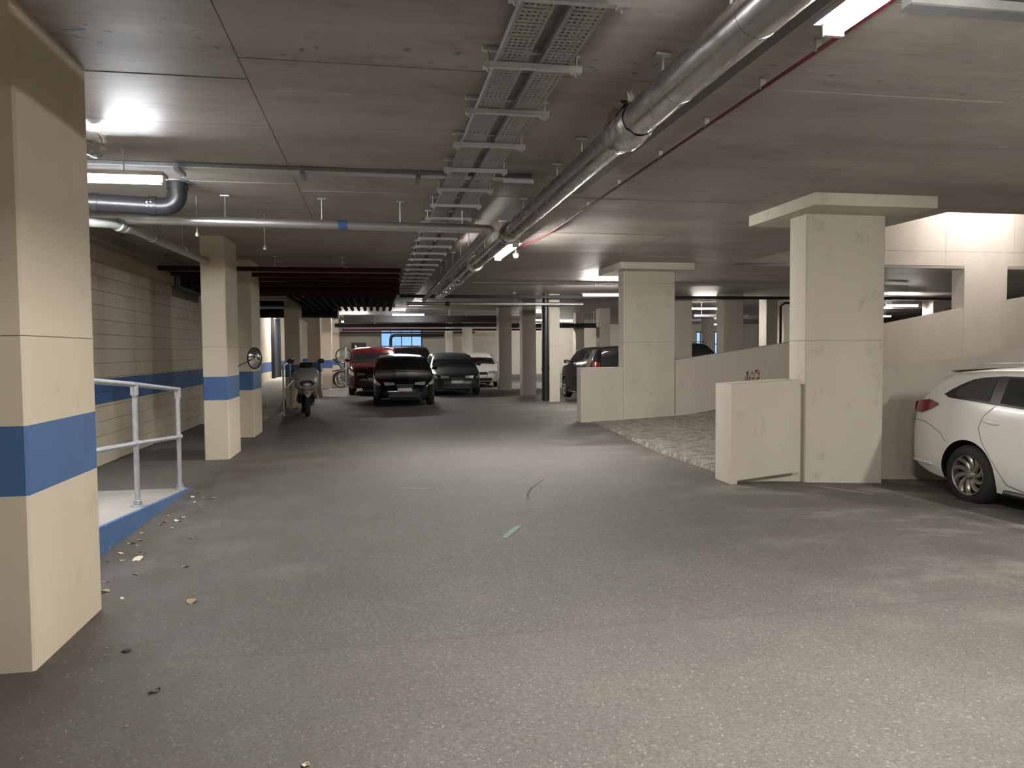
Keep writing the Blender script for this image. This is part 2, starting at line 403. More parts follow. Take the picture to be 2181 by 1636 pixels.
# end wall with windows
EY = 48.0
wins = [(.35, 2.95, .95, 2.98), (21.45, 23.5, .9, 2.72)]
m = MB(); x = -4.1
for (a, b, z0, z1) in wins:
    m.box(x, a, EY, EY+.3, -.2, HC); m.box(a, b, EY, EY+.3, -.2, z0); m.box(a, b, EY, EY+.3, z1, HC); x = b
m.box(x, 40.2, EY, EY+.3, -.2, HC); m.build('wall_end', 'pale', kind='structure')
for i, (a, b, z0, z1) in enumerate(wins):
    W = MB()
    for q in ((a, b, z0, z0+.06), (a, b, z1-.06, z1), (a, a+.06, z0, z1), (b-.06, b, z0, z1)): W.box(q[0], q[1], EY+.05, EY+.14, q[2], q[3])
    nm = 4 if i == 0 else 6; step = (b-a)/nm
    for k in range(1, nm): W.box(a+k*step-.025, a+k*step+.025, EY+.05, EY+.14, z0+.06, z1-.06)
    W.box(a+.06, b-.06, EY+.06, EY+.13, 1.86, 1.91)
    wo = W.build('window_%d' % (i+1), 'black', kind='structure', label=['window bay with blue sky in the far end wall', 'row of bright windows at the far right end'][i])
    for k in range(nm):
        for (q0, q1) in ((z0+.06, 1.86), (1.91, z1-.06)):
            p = MB(); p.box(a+k*step+.03, a+(k+1)*step-.03, EY+.09, EY+.10, q0, q1); p.build('pane', 'pane', wo)
m = MB(); m.box(-1.45, -.55, EY-.05, EY+.02, 0, 2.12); d3 = m.build('door_1', 'door_dark', kind='structure', label='dark door in the far end wall')
m = MB(); m.box(-1.55, -1.45, EY-.06, EY+.02, 0, 2.2); m.box(-.55, -.45, EY-.06, EY+.02, 0, 2.2); m.box(-1.45, -.55, EY-.06, EY+.02, 2.12, 2.2); m.build('door_frame', 'pale', d3)
m = MB(); m.tube([(-.65, EY-.05, 1.0), (-.65, EY-.11, 1.0), (-.75, EY-.11, 1.0)], .012, 8); m.build('door_handle', 'galv', d3, 40)

# far walkway ramp along the left wall, tall dark door on the wall above it
m = MB(); yy = [17.6, 20, 24, 27, 40]; zz = [.0, .12, .4, .6, .6]
pts = [(y, z) for y, z in zip(yy, zz)]
vs = []
for y, z in pts: vs += [(-3.72, y, z), (-2.48, y, z), (-2.48, y, -.05), (-3.72, y, -.05)]
fs = []
for i in range(len(pts)-1):
    o = i*4
    fs += [(o, o+1, o+5, o+4), (o+1, o+2, o+6, o+5)]
fs += [(0, 3, 2, 1), (16, 17, 18, 19)]
m.add(vs, fs); m.build('floor_walkway', 'path', kind='structure', label='pale raised walkway along the far left wall')
m = MB(); m.box(-3.725, -3.60, 28.5, 28.58, .6, 2.85); m.box(-3.725, -3.60, 30.3, 30.38, .6, 2.85); m.box(-3.725, -3.60, 28.58, 30.3, 2.77, 2.85)
d2 = m.build('door_2', 'black', kind='structure', label='tall dark framed door in the lit left wall')
m = MB(); m.box(-3.72, -3.66, 28.58, 30.3, .6, 2.77); m.build('door_leaf', 'door_dark', d2)

# ------------------------------------------------------------------ ramp walls
m = MB(); m.cbox(3.98, 4.858, 14.3, 14.62, -.1, 1.2, .008); m.build('wall_ramp_stub', 'pier', kind='structure', label='low cream stub wall at the far corner of the ramp')
P = [(5.932, -.1), (27, -.1), (27, 4.65), (12.6, 2.40), (10.67, 2.05), (8.45, 1.667), (5.932, 1.322)]
m = MB(); m.extr_y(P, 14.31, 14.56); wrr = m.build('wall_ramp_rear', 'pale', kind='structure', label='sloping parapet wall along the back of the ramp')
m = MB(); m.tube([(5.94, 14.40, 1.325), (8.45, 14.40, 1.672), (10.67, 14.40, 2.055), (12.6, 14.40, 2.405), (18, 14.40, 3.25)], .012, 6); m.build('coping_line', 'rawconc', wrr)
for i, (a, b) in enumerate(((12.55, 13.62), (20.2, 21.3))):
    m = MB(); m.cbox(a, b, 14.295, 14.66, 1.2, 3.31, .006); m.build('pier', 'pale', wrr)
uw = MB(); uw.box(VX0-.3, VX1+.3, 14.315, 14.6, HC+.06, 6.3); wru = uw.build('wall_ramp_upper', 'rawconc', kind='structure', label='brightly lit cream wall above the ramp opening')
jx = [VX0, 9.55, 12.08, 13.78, 16.2, 18.6, 21, 23.4, VX1]
for a, b in zip(jx, jx[1:]):
    m = MB(); m.box(a+.004, b-.004, 14.30, 14.32, 3.606, 6.3); m.build('panel', 'pale', wru)
    m = MB(); m.box(a+.003, b-.003, 14.296, 14.32, 3.30, 3.60); m.build('beam_panel', 'pale', wru)
# front wall of the ramp beside the white car
P = [(5.952, -.6), (27, -.6), (27, 3.6), (8.15, 1.497), (5.952, 1.245)]
m = MB(); m.extr_y(P, 8.34, 8.52); wrf = m.build('wall_ramp_front', 'pier', kind='structure', label='sloping cream parapet wall behind the white car')
m = MB(); m.box(5.955, 16, 8.32, 8.36, -.6, .215); m.build('plinth', 'pier', wrf)
# shaft above the opening
m = MB(); m.box(VX0-.3, VX1+.3, VY0-.26, VY0, HC+.01, 6.3); m.build('wall_shaft_front', 'pale', kind='structure')
m = MB(); m.box(VX0-.3, VX0, VY0, 14.3, HC+.05, 6.3); m.build('wall_shaft_left', 'pale', kind='structure')
m = MB(); m.box(VX1, VX1+.3, VY0-.26, 14.3, -.6, 6.3); m.build('wall_shaft_right', 'pale', kind='structure')
m = MB(); m.box(VX0-.3, VX1+.3, VY0-.26, 14.6, 6.3, 6.5); m.build('ceiling_shaft', 'rawconc', kind='structure')

# ------------------------------------------------------------------ columns
def column(x0, x1, y0, y1, label, band=True, seams=(1.64,), z0=-.05, top=HC-.002, mat='cream', cap=None, group=None, name='concrete_column'):
    zb = fz((x0+x1)/2, (y0+y1)/2)
    t = thing(name, label, 'column', ((x0+x1)/2, (y0+y1)/2, zb), 0, group)
    cuts = [z0]
    if band: cuts += [zb+.865, zb+1.205]
    cuts += [s for s in seams]
    cuts.append(top); cuts.sort()
    for a, b in zip(cuts, cuts[1:]):
        isb = band and abs(a-(zb+.865)) < 1e-6
        m = MB(); g0 = .0028 if a in seams else 0; g1 = .0028 if b in seams else 0
        m.cbox(x0, x1, y0, y1, a+g0, b-g1, .012)
        if g1: j_ = MB(); j_.cbox(x0+.006, x1-.006, y0+.006, y1-.006, b-g1, b+.0028, .01); j_.build('construction_joint', 'joint', t)
        m.build('painted_band' if isb else ('lower_shaft' if a == z0 else 'upper_shaft'), 'blue' if isb else mat, t)
    if cap:
        m = MB(); m.box(*cap, HC-.14, HC-.004); m.build('capital', mat, t)
    return t
column(-2.06, -1.66, 3.97, 4.89, 'large near cream column with blue band at the left edge')
column(-2.45, -2.11, 11.45, 12.40, 'cream column with blue band behind the handrail')
column(-2.58, -2.20, 14.35, 15.35, 'cream column with blue band behind the round mirror')
column(-2.46, -2.05, 21.6, 22.3, 'dark shaded column behind the parked scooter')
column(-2.26, -1.83, 26.4, 27.1, 'shaded column with blue band right of the scooter')
column(-2.23, -1.82, 32.8, 33.5, 'brightly lit far column with blue band beside the bicycles')
column(-2.2, -1.85, 40.0, 40.6, 'small far column with blue band in the distance behind the bicycles')
column(4.93, 5.95, 8.0, 8.36, 'big cream pier with square capital beside the white car', False, (1.638,), -.2, mat='pier', cap=(4.70, 6.20, 7.47, 8.93), name='concrete_pier')
column(4.86, 5.93, 14.28, 14.64, 'cream pier with square capital at the far side of the ramp', False, (1.70, 2.86), -.1, mat='pier', cap=(4.65, 6.15, 13.85, 15.3), name='concrete_pier')
far = [(5.14, 5.47, 22, 'slim pale column beside a black downpipe'), (4.95, 5.43, 25.2, 'column just left of the black downpipe'), (4.76, 5.27, 29, 'column in the middle distance left of the paired columns'),
       (4.3, 4.75, 37, 'distant column over the dark green car'), (3.9, 4.3, 42, 'most distant column in line with the parked cars'), (8.95, 9.35, 33, 'distant column seen left of the far pier'), (9.0, 9.45, 29.5, 'distant column touching the left edge of the far pier'),
       (9.32, 9.92, 22.5, 'column just right of the far pier behind the parapet'), (10.55, 11.2, 21.6, 'column right of the lit tube behind the parapet'),
       (12.75, 13.15, 23, 'column with thin black pipe left of the big pier'), (13.95, 14.35, 24, 'white lit column touching the big pier'),
       (18.15, 18.6, 22, 'column seen through the gap left of the upper opening pier'), (17.95, 18.5, 39, 'far column between the bright windows'), (10.3, 10.7, 27, 'column beside the black off-roader')]
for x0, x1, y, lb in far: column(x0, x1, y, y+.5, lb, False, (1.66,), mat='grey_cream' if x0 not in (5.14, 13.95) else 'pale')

# stub upstand at the ramp entrance, panel in front of it
t = thing('ramp_upstand', 'short pale upstand block at the ramp entrance beside the big pier', 'wall block', (4.4, 8.1, 0))
m = MB(); m.cbox(4.02, 4.928, 8.06, 8.34, -.1, 1.10, .006); m.build('core', 'pier', t)
m = MB(); P = [(4.0, .035), (4.84, .115), (4.84, 1.185), (4.0, 1.145)]; m.extr_y(P, 7.95, 8.08); m.build('face_panel', 'pier', t)
m = MB(); m.extr_y([(3.985, -.1), (4.06, -.1), (4.06, 1.147), (3.985, 1.145)], 7.952, 8.36); m.build('end_panel', 'pale', t)
m = MB(); m.extr_y([(4.0, 1.13), (4.84, 1.17), (4.84, 1.185), (4.0, 1.145)], 8.0, 8.36); m.build('coping', 'pale', t)
# rust coloured drips on the rear parapet (a real stain, thin paint)
m = MB(); random.seed(5)
for k in range(26):
    x = 7.46+random.random()*.32; z = .86+random.random()*.28; l = random.uniform(.04, .17); w_ = random.uniform(.004, .012)
    m.box(x, x+w_, 14.307, 14.311, z-l, z)
    if random.random() < .5: m.box(x-.012, x+.022, 14.307, 14.311, z-.012, z+.012)
m.build('stain', 'rust', wrr)

# raised path with blue kerb and handrail, left
def pz(y): return max(0., min(.32, .073*(9.1-y)))
m = MB(); yy = [9.12, 9.0, 8, 7, 6, 5, 4.75, -4]
m.grid([[(-3.72, y, pz(y)), (-2.14, y, pz(y))] for y in yy]); m.build('floor_path', 'path', kind='structure', label='raised concrete path behind the handrail')
m = MB()
for a, b in zip(yy, yy[1:]):
    m.add([(-2.14, a, pz(a)), (-2.105, a, pz(a)), (-2.09, a, -.03), (-2.14, a, -.03), (-2.14, b, pz(b)), (-2.105, b, pz(b)), (-2.09, b, -.03), (-2.14, b, -.03)],
          [(0,1,5,4), (1,2,6,5), (2,3,7,6)])
m.build('trim_kerb', 'blue_worn', kind='structure', label='worn blue painted kerb of the raised path')
# ================================================================== HANDRAILS
def railing(name, label, posts, mids, x, zbase, r=.024):
    """posts: (y, top_z); straight rails between them"""
    t = thing(name, label, 'railing', (x, posts[0][0], zbase(posts[0][0])))
    for y, zt in posts:
        m = MB(); m.tube([(x, y, zbase(y)), (x, y, zt)], r, 14); p = m.build('post', 'galv_rail', t, 40)
        m = MB(); m.lathe([(.06, 0), (.06, .012), (.036, .016), (.036, .06), (.026, .062)], 18, 'z', (x, y, zbase(y))); m.build('base_flange', 'galv_rail', p, 35)
        m = MB(); m.tube([(x, y, zt-.10), (x, y, zt+.02)], r*1.45, 14); m.build('top_fitting', 'galv_rail', p, 40)
        m = MB(); zm = interp([(a, b) for a, b in sorted(mids)], y); m.tube([(x, y-.045, zm), (x, y+.045, zm)], r*1.45, 14); m.build('mid_fitting', 'galv_rail', p, 40)
    m = MB(); m.tube([(x, y, z) for y, z in posts], r, 14); m.build('top_rail', 'galv_rail', t, 40)
    m = MB(); m.tube([(x, y, z) for y, z in mids], r, 14); m.build('mid_rail', 'galv_rail', t, 40)
    return t
railing('handrail', 'galvanised tubular handrail on the raised path behind the near column',
        [(9.04, 1.14), (7.5, 1.262), (5.7, 1.385), (4.0, 1.50)], [(9.04, .60), (7.5, .71), (5.7, .82), (4.0, .93)], -2.21, lambda y: pz(y))
railing('handrail', 'thin galvanised guard rail beside the parked scooter', [(18.9, 1.22), (20.4, 1.33), (22.6, 1.50)], [(18.9, .62), (20.4, .74), (22.6, .90)], -2.20, lambda y: 0.0, .02)
railing('handrail', 'far guard rail between the shaded columns', [(25.0, 1.75), (26.2, 1.85)], [(25.0, 1.1), (26.2, 1.2)], -2.56, lambda y: .5, .02)

# ================================================================== LIGHT FITTINGS
def lamp(label, c, ax, length, mat='tube_warm', drop=-.004, group=None):
    """linear batten: body, glowing diffuser, end caps; c is the centre of the diffuser"""
    t = thing('batten_light', label, 'light', (c[0], c[1], c[2]-.045), 0, group)
    h = length/2
    def bx(a, b, w, z0, z1):
        m = MB()
        if ax == 'y': m.box(c[0]-w, c[0]+w, c[1]+a, c[1]+b, c[2]+z0, c[2]+z1)
        else: m.box(c[0]+a, c[0]+b, c[1]-w, c[1]+w, c[2]+z0, c[2]+z1)
        return m
    bx(-h-.02, h+.02, .085, .014, .05).build('body', 'fixture', t)
    m = MB(); n = 8; pr = [(-.042, .014), (-.044, 0), (-.036, -.026), (-.016, -.038), (.016, -.038), (.036, -.026), (.044, 0), (.042, .014)]
    vs = []
    for e in (-h, h):
        for (w, z) in pr: vs.append((c[0]+w, c[1]+e, c[2]+z) if ax == 'y' else (c[0]+e, c[1]+w, c[2]+z))
    m.add(vs, [(i, i+1, i+9, i+8) for i in range(7)]); m.build('diffuser', mat, t, 60)
    for e in (-1, 1): bx(e*h-.012, e*h+.012, .046, -.04, .014).build('end_cap', 'white_pl', t)
    for e in (-.6, .6):
        m = MB(); p = (c[0], c[1]+e*h) if ax == 'y' else (c[0]+e*h, c[1]); m.tube([(p[0], p[1], c[2]+.05), (p[0], p[1], HC+drop-.01)], .006, 6); m.build('hanger_rod', 'galv', t)
    return t
LZ = 2.99
lamp('bright light tube at the top right beside the silver pipe', (2.05, 2.38, LZ), 'y', 1.5, drop=-.078)
lamp('small lit tube hanging further along the silver pipe', (1.90, 10.85, LZ), 'y', 1.5)
lamp('light tube behind the camera over the aisle', (2.05, -5.4, LZ), 'y', 1.5, drop=-.078)
lamp('cool white light tube beside the black waste pipe', (-2.46, 6.72, LZ), 'x', 1.5, 'tube_cool')
lamp('light tube over the bay of the white car', (7.1, 3.2, LZ), 'y', 1.5)
lamp('light tube at the right behind the camera', (7.1, -4.5, LZ), 'y', 1.5)
lamp('light tube above the far corner of the ramp', (5.92, 18.4, LZ-.04), 'x', 1.5)
lamp('light tube between columns behind the parapet', (11.3, 24.4, LZ-.04), 'x', 1.2)
lamp('light tube seen low through the upper ramp opening', (17.2, 22.3, LZ-.04), 'x', 1.2)
lamp('light tube above the row of parked dark cars', (1.26, 28.9, LZ-.04), 'x', 1.2)
lamp('farthest light tube before the end windows', (1.2, 40.1, LZ-.04), 'x', 1.2)
lamp('distant light tube at centre right', (11.3, 44.7, LZ-.04), 'x', 1.2)
lamp('distant light tube seen past the pale column', (7.2, 34, LZ-.04), 'x', 1.2)
lamp('light tube in the far right bay', (22, 30, LZ-.04), 'x', 1.2)
lamp('distant light tube deep in the right bay', (19, 40, LZ-.04), 'x', 1.2)
lamp('light tube over the left walkway behind the dark pipes', (-3.1, 28.6, LZ-.1), 'y', 1.2)
lamp('light tube over the bicycle stands', (-.9, 35.5, LZ-.04), 'x', 1.2)
lamp('light tube high in the shaft above the ramp', (12.7, 13.2, 5.1), 'x', 1.5, 'tube_pink', 6.3-HC)

# ================================================================== CABLE TRAY
CT = thing('cable_tray', 'pair of perforated galvanised cable trays hanging from the ceiling', 'cable tray', (.88, 3.0, 3.1))
TY0, TY1 = 1.6, 30.0
def tray_mesh(wd, ln, nx, pitch):
    """perforated tray floor with real holes and two turned-up sides, local, from y=0 to ln"""
    m = MB(); mx = .012; cw = (wd-2*mx)/nx; ny = int(round(ln/pitch)); hs = .0078
    for j in range(ny):
        y0, y1 = j*pitch, (j+1)*pitch; yc = (y0+y1)/2
        slot = j % 4 == 3
        for i in range(nx):
            x0 = mx+i*cw; x1 = x0+cw; xc = (x0+x1)/2; hx, hy = (.012, .0045) if slot else (hs, hs)
            a = [(x0,y0,0),(x1,y0,0),(x1,y1,0),(x0,y1,0),(xc-hx,yc-hy,0),(xc+hx,yc-hy,0),(xc+hx,yc+hy,0),(xc-hx,yc+hy,0)]
            m.add(a, [(0,1,5,4),(1,2,6,5),(2,3,7,6),(3,0,4,7)])
    for x0, x1 in ((0, mx), (wd-mx, wd)): m.add([(x0,0,0),(x1,0,0),(x1,ln,0),(x0,ln,0)], [(0,1,2,3)])
    for x in (0, wd): m.box(x-.001, x+.001, 0, ln, 0, .04)
    return m.mesh('tray_section', 'tray')
tl = tray_mesh(.165, 2.4, 5, .04); tr = tray_mesh(.175, 2.4, 5, .04)
y = TY0
while y < TY1:
    for me, x in ((tl, .685), (tr, .925)):
        o = bpy.data.objects.new('tray_section', me); C.objects.link(o); o.parent = CT; o.location = Vector((x, y+.003, 3.146))-CT.location
    y += 2.4
def strut_mesh(l):
    m = MB(); m.box(-l/2, l/2, -.017, .017, -.009, -.005); m.box(-l/2, l/2, -.017, -.013, -.005, .021); m.box(-l/2, l/2, .013, .017, -.005, .021)
    for e in (-1, 1): m.box(e*(l/2-.03)-.028, e*(l/2-.03)+.028, -.024, .024, -.018, -.009); m.box(e*(l/2-.03)-.008, e*(l/2-.03)+.008, -.008, .008, -.034, -.018)
    return m.mesh('strut', 'galv')
sm = strut_mesh(.56)
um = MB(); um.box(-.28, .28, -.017, .017, -.01, .02); um = um.mesh('ceiling_channel', 'galv')
rod = MB(); rod.tube([(0,0,-.03), (0,0,.10)], .0055, 6); rod = rod.mesh('threaded_rod', 'galv')
k = 0; y = 3.36-.81*2
while y < TY1:
    o = bpy.data.objects.new('strut', sm); C.objects.link(o); o.parent = CT; o.location = Vector((.89, y, 3.122))-CT.location
    u = bpy.data.objects.new('ceiling_channel', um); C.objects.link(u); u.parent = CT; u.location = Vector((.89, y+.02, HC-.022))-CT.location
    for e in (-1, 1):
        q = bpy.data.objects.new('threaded_rod', rod); C.objects.link(q); q.parent = o; q.location = (e*.25, 0, 0)
    y += .81; k += 1

# ================================================================== PIPES
def pipe(name, label, cat, pts, r, mat, hang=None, collars=(), cmat='tape', group=None, n=16, clamp=True):
    pts = [Vector(p) for p in pts]; t = thing(name, label, cat, pts[0])
    m = MB(); m.tube(pts, r, n); m.build('pipe_run', mat, t, 40)
    for p in (hang or []):
        p = Vector(p); m = MB(); m.tube([(p.x, p.y, p.z+r*.9), (p.x, p.y, HC-.014)], .006, 6); m.box(p.x-.045, p.x+.045, p.y-.02, p.y+.02, HC-.024, HC-.013); m.build('drop_rod', 'galv', t)
    for (p, d, rr, hw) in collars:
        p, d = Vector(p), Vector(d).normalized(); m = MB(); m.tube([p-d*hw, p+d*hw], rr, n); m.build('collar', cmat, t, 40)
    return t
# big foil clad main
BX, BZ = 1.635, 2.985
t = pipe('insulated_pipe', 'large silver foil clad pipe running along the ceiling', 'pipe', [(BX, -7.9, BZ), (BX, 4.62, BZ)], .108, 'foil', n=28,
     hang=[(BX, y, BZ) for y in (2.46, 3.29, 4.12, 5.83, 6.65, 8.22, 9.64, 11.2, 12.8, 14.4)],
     collars=[((BX, y, BZ), (0, 1, 0), .1095, .012) for y in (1.4, 2.2, 3.05, 3.9)], cmat='foil')
m = MB(); m.tube([(BX, 4.86, BZ), (BX, 19.5, BZ-.03)], .098, 28); m.build('pipe_run', 'foil', t, 40)
for y in (6.9, 8.4): m = MB(); m.tube([(BX, y-.012, BZ), (BX, y+.012, BZ)], .0995, 28); m.build('foil_joint', 'foil', t, 40)
for y, rr in ((9.1, .128), (12.3, .13), (14.9, .128), (17.6, .126)):
    m = MB(); m.lathe([(.09, -.10), (rr-.01, -.10), (rr, -.085), (rr, .085), (rr-.01, .10), (.09, .10)], 28, 'y', (BX, y, BZ-.005)); m.build('clamp_collar', 'foil' if y == 9.1 else 'tape', t, 40)
m = MB(); m.tube([(BX, 8.86, BZ), (BX, 8.92, BZ)], .0995, 28); m.build('blue_marker_band', 'door_dark', t, 40)
# torn insulation at the joint
random.seed(3)
m = MB(); rows = []
for i in range(15):
    yy_ = 4.50+.42*i/14; row = []
    for j in range(29):
        a = 2*pi*j/28; low = .5-.5*sin(a)   # fuller underneath
        rr = .112+.024*low*sin(pi*i/14)+random.uniform(-.004, .012)*(1 if 0 < i < 14 else .3)
        if sin(a) > .55: rr -= .012
        row.append((BX+rr*cos(a), yy_+random.uniform(-.012, .012), BZ+rr*sin(a)))
    row[-1] = row[0]; rows.append(row)
m.grid(rows); m.build('torn_foil', 'foil_torn', t, 50)
m = MB(); rows = []
for i in range(9):
    yy_ = 4.60+.26*i/8; row = []
    for j in range(9):
        a = pi*.28+pi*.62*j/8; rr = .125+.045*sin(pi*i/8)*sin(pi*j/8)+random.uniform(-.008, .010); row.append((BX+rr*cos(a), yy_, BZ+rr*sin(a)))
    rows.append(row)
m.grid(rows); m.build('exposed_wool', 'wool', t, 50)
for k in range(7):
    m = MB()
    a = random.uniform(.1, 2.7); yy_ = random.choice((4.58, 4.60, 4.84)); r1 = .125; r2 = .19+random.random()*.03
    m.add([(BX+r1*cos(a), yy_, BZ+r1*sin(a)), (BX+r1*cos(a+.3), yy_+.01, BZ+r1*sin(a+.3)), (BX+r2*cos(a+.2), yy_+random.uniform(-.05, .06), BZ+r2*sin(a+.2)), (BX+r2*.93*cos(a), yy_+.03, BZ+r2*.93*sin(a))], [(0,1,2,3)])
    m.build('foil_flap', 'foil_torn', t)
# silver pipe crossing from the left then turning along the aisle
a = arc((1.22, 8.70, 2.945), (1, 0, 0), (0, -1, 0), .10, pi/2, 0, 6)
pipe('service_pipe', 'slim silver pipe crossing the aisle and turning along it', 'pipe', [(-3.715, 8.46, 2.945), (-2.0, 8.48, 2.945), (1.20, 8.60, 2.945)]+a+[(1.32, 8.8, 2.945), (1.32, 20.6, 2.94)], .052, 'silverpipe',
     hang=[(-1.55, 8.50, 2.945), (-.55, 8.535, 2.945), (.3, 8.57, 2.945), (1.0, 8.595, 2.945)]+[(1.32, y, 2.945) for y in (9.6, 10.6, 11.6, 12.8, 14, 15.2)], collars=[((-.33, 8.543, 2.945), (1, .035, 0), .0545, .05)], cmat='blue')
# trunkings
def trunk(name, label, x0, x1, y0, y1, z0, z1, mat='galv_dark', brackets=(), cat='trunking'):
    t = thing(name, label, cat, ((x0+x1)/2, (y0+y1)/2, z0))
    m = MB(); m.box(x0, x1, y0, y1, z0, z1); m.build('channel', mat, t)
    m = MB()
    if x1-x0 > y1-y0: m.box(x0, x1, y0-.006, y1+.006, z0-.006, z0+.004)
    else: m.box(x0-.006, x1+.006, y0, y1, z0-.006, z0+.004)
    m.build('cover_lid', 'galv_dark' if mat == 'galv' else ('galv' if mat == 'galv_dark' else mat), t)
    for (bx, by) in brackets:
        m = MB(); m.box(bx-.02, bx+.02, by-.14, by+.14, z0-.045, z0-.008)
        for e in (-.11, .11): m.tube([(bx, by+e, z0-.06), (bx, by+e, HC-.01)], .006, 6)
        m.build('bracket', 'galv_dark', t)
    return t
trunk('cable_trunking', 'grey steel trunking crossing above the left light tube', -3.7, 1.5, 7.12, 7.22, 3.192, 3.228, brackets=((-1.68, 7.17), (-.62, 7.17), (.42, 7.17)))
trunk('cable_trunking', 'dark flat trunking running beside the large silver pipe', 1.99, 2.11, -7.5, 7.6, 3.17, 3.215, 'trunk_dark')
trunk('cable_trunking', 'pale grey trunking crossing at the top right corner', 2.50, 15.8, 3.20, 3.27, 3.16, 3.21, 'galv')
trunk('cable_trunking', 'short trunking stub between the tray and the silver pipe', 1.2, 1.5, 7.02, 7.08, 3.12, 3.16, 'galv')
# red alarm conduit and loop
t = pipe('red_conduit', 'thin dark red conduit along the ceiling right of the silver pipe', 'conduit', [(2.40, 2.95, 3.17), (2.40, 10.2, 3.17), (2.26, 11.9, 3.17)], .012, 'red', n=10)
for y in (3.8, 4.4, 5.2, 6.1, 7.2, 8.3, 9.4):
    m = MB(); m.box(2.382, 2.418, y-.008, y+.008, 3.165, 3.226); m.build('saddle_clip', 'galv', t)
t = pipe('red_cable', 'bright red cable looping under the trunking at the top right', 'cable', [(2.40, 2.93, 3.15), (2.42, 2.88, 3.11), (2.46, 2.80, 3.07), (2.50, 2.55, 3.07), (2.52, 2.2, 3.12), (2.52, 1.6, 3.19)], .016, 'redbright', n=10)
m = MB(); m.tube([(2.36, 2.99, 3.15), (2.38, 2.90, 3.10), (2.44, 2.79, 3.045), (2.50, 2.52, 3.045), (2.54, 2.2, 3.10), (2.56, 1.7, 3.17)], .008, 8); m.build('white_sheath', 'white_pl', t, 40)
# detector at the end of the conduit
t = thing('smoke_detector', 'small white detector hanging below the end of the red conduit', 'detector', (2.26, 12.0, 3.0))
m = MB(); m.lathe([(.0, 3.04), (.03, 3.04), (.05, 3.07), (.055, 3.10), (.045, 3.12), (0, 3.12)], 16, 'z', (2.26, 12.0, 0)); m.build('head', 'white_pl', t, 40)
m = MB(); m.tube([(2.26, 12.0, 3.12), (2.26, 12.0, HC-.01)], .025, 10); m.build('stem', 'galv', t, 40)
# left corner services
bz = 3.0
up = arc((-2.02, 7.95, 3.12), (0, 0, -1), (1, 0, 0), .13, 0, pi/2, 8)
t = pipe('waste_pipe', 'black waste pipe with elbow rising into the ceiling', 'pipe', [(-3.71, 7.75, 3.02), (-2.7, 7.87, 3.0), (-2.05, 7.95, 2.99)]+up+[(-1.89, 7.95, 3.235)], .088, 'black_pl', n=20,
     collars=[((-2.62, 7.88, 2.998), (1, .1, 0), .094, .03), ((-2.12, 7.942, 2.992), (1, .1, 0), .095, .035), ((-1.89, 7.95, 3.19), (0, 0, 1), .1, .03)], cmat='black_pl')
m = MB(); m.lathe([(.09, 3.222), (.15, 3.222), (.15, 3.236), (.09, 3.236)], 20, 'z', (-1.89, 7.95, 0)); m.build('ceiling_flange', 'galv_dark', t, 40)
m = MB(); m.box(-2.16, -2.11, 7.85, 7.855, 2.97, 3.02); m.build('paper_label', 'white_pl', t)
t = pipe('drain_pipe', 'grey plastic drain pipe with coupling running back along the left wall', 'pipe', [(-3.71, 8.15, 2.86), (-2.95, 8.17, 2.86), (-2.78, 8.2, 2.865), (-2.62, 8.35, 2.88), (-2.55, 8.62, 2.89), (-2.36, 11.42, 2.86)], .05, 'pvc', n=16,
     collars=[((-2.59, 8.45, 2.884), (.2, 1, 0), .07, .03), ((-2.57, 8.56, 2.888), (.1, 1, 0), .072, .03), ((-2.555, 8.66, 2.889), (.07, 1, 0), .062, .05)], cmat='pvc')
for y in (9.3, 10.4):
    x = lerp(-2.55, -2.36, (y-8.62)/2.8); m = MB(); m.tube([(x, y, 2.9), (x, y, HC-.01)], .005, 6); m.tube([(x, y-.015, 2.882), (x, y+.015, 2.882)], .056, 14); m.build('pipe_hanger', 'galv', t)
t = pipe('foil_duct', 'short silver insulated duct with torn end above the left light tube', 'duct', [(-2.9, 4.95, 3.10), (-2.35, 5.55, 3.10), (-2.02, 6.12, 3.10)], .085, 'foil', n=20,
     collars=[((-2.02, 6.12, 3.10), (.33, .57, 0), .092, .02)], cmat='foil_torn')
for (x, y) in ((-1.86, 8.6), (-1.3, 9.6)):
    hk = thing('sprinkler_drop', 'thin rod with small sprinkler head %s' % ('under the waste pipe elbow' if y < 9 else 'near the cream column top'), 'sprinkler', (x, y, 2.80))
    m = MB(); m.tube([(x, y, 2.84), (x, y, HC-.01)], .006, 6); m.build('rod', 'galv', hk)
    m = MB(); m.lathe([(0, 2.80), (.016, 2.80), (.02, 2.82), (.008, 2.85), (0, 2.85)], 10, 'z', (x, y, 0)); m.build('head', 'galv', hk, 40)

# bank of dark red mains and black pipes beyond the columns
for i, (y, r, z) in enumerate(((13.7, .04, 3.0), (14.5, .04, 2.98), (15.3, .04, 2.97), (16.2, .05, 2.95), (17.4, .10, 2.9))):
    nm = ['nearest', 'second', 'third', 'fourth', 'thick last'][i]
    pipe('sprinkler_main', '%s dark red main of the bank crossing beyond the columns' % nm, 'pipe', [(-3.6, y, z), (.48, y, z)], r, 'darkred', hang=[(-1.7, y, z), (-.55, y, z)], n=14)
bp = thing('pipe_bank', 'bank of parallel black pipes fixed under the ceiling behind the red mains', 'pipe bank', (-.8, 18.0, 2.75))
for i in range(14):
    x = -1.94+i*.185; m = MB(); m.tube([(x, 17.9, 2.86), (x, 23.2, 2.82)], .05, 10); m.build('pipe', 'black_matt', bp, 40)
m = MB(); m.box(-2.02, .6, 18.3, 18.34, 2.91, 3.235); m.box(-2.02, .6, 22.8, 22.84, 2.88, 3.235); m.build('support_channel', 'black', bp)
du = thing('dark_duct', 'black boxed duct above the left walkway', 'duct', (-2.4, 23.8, 2.62))
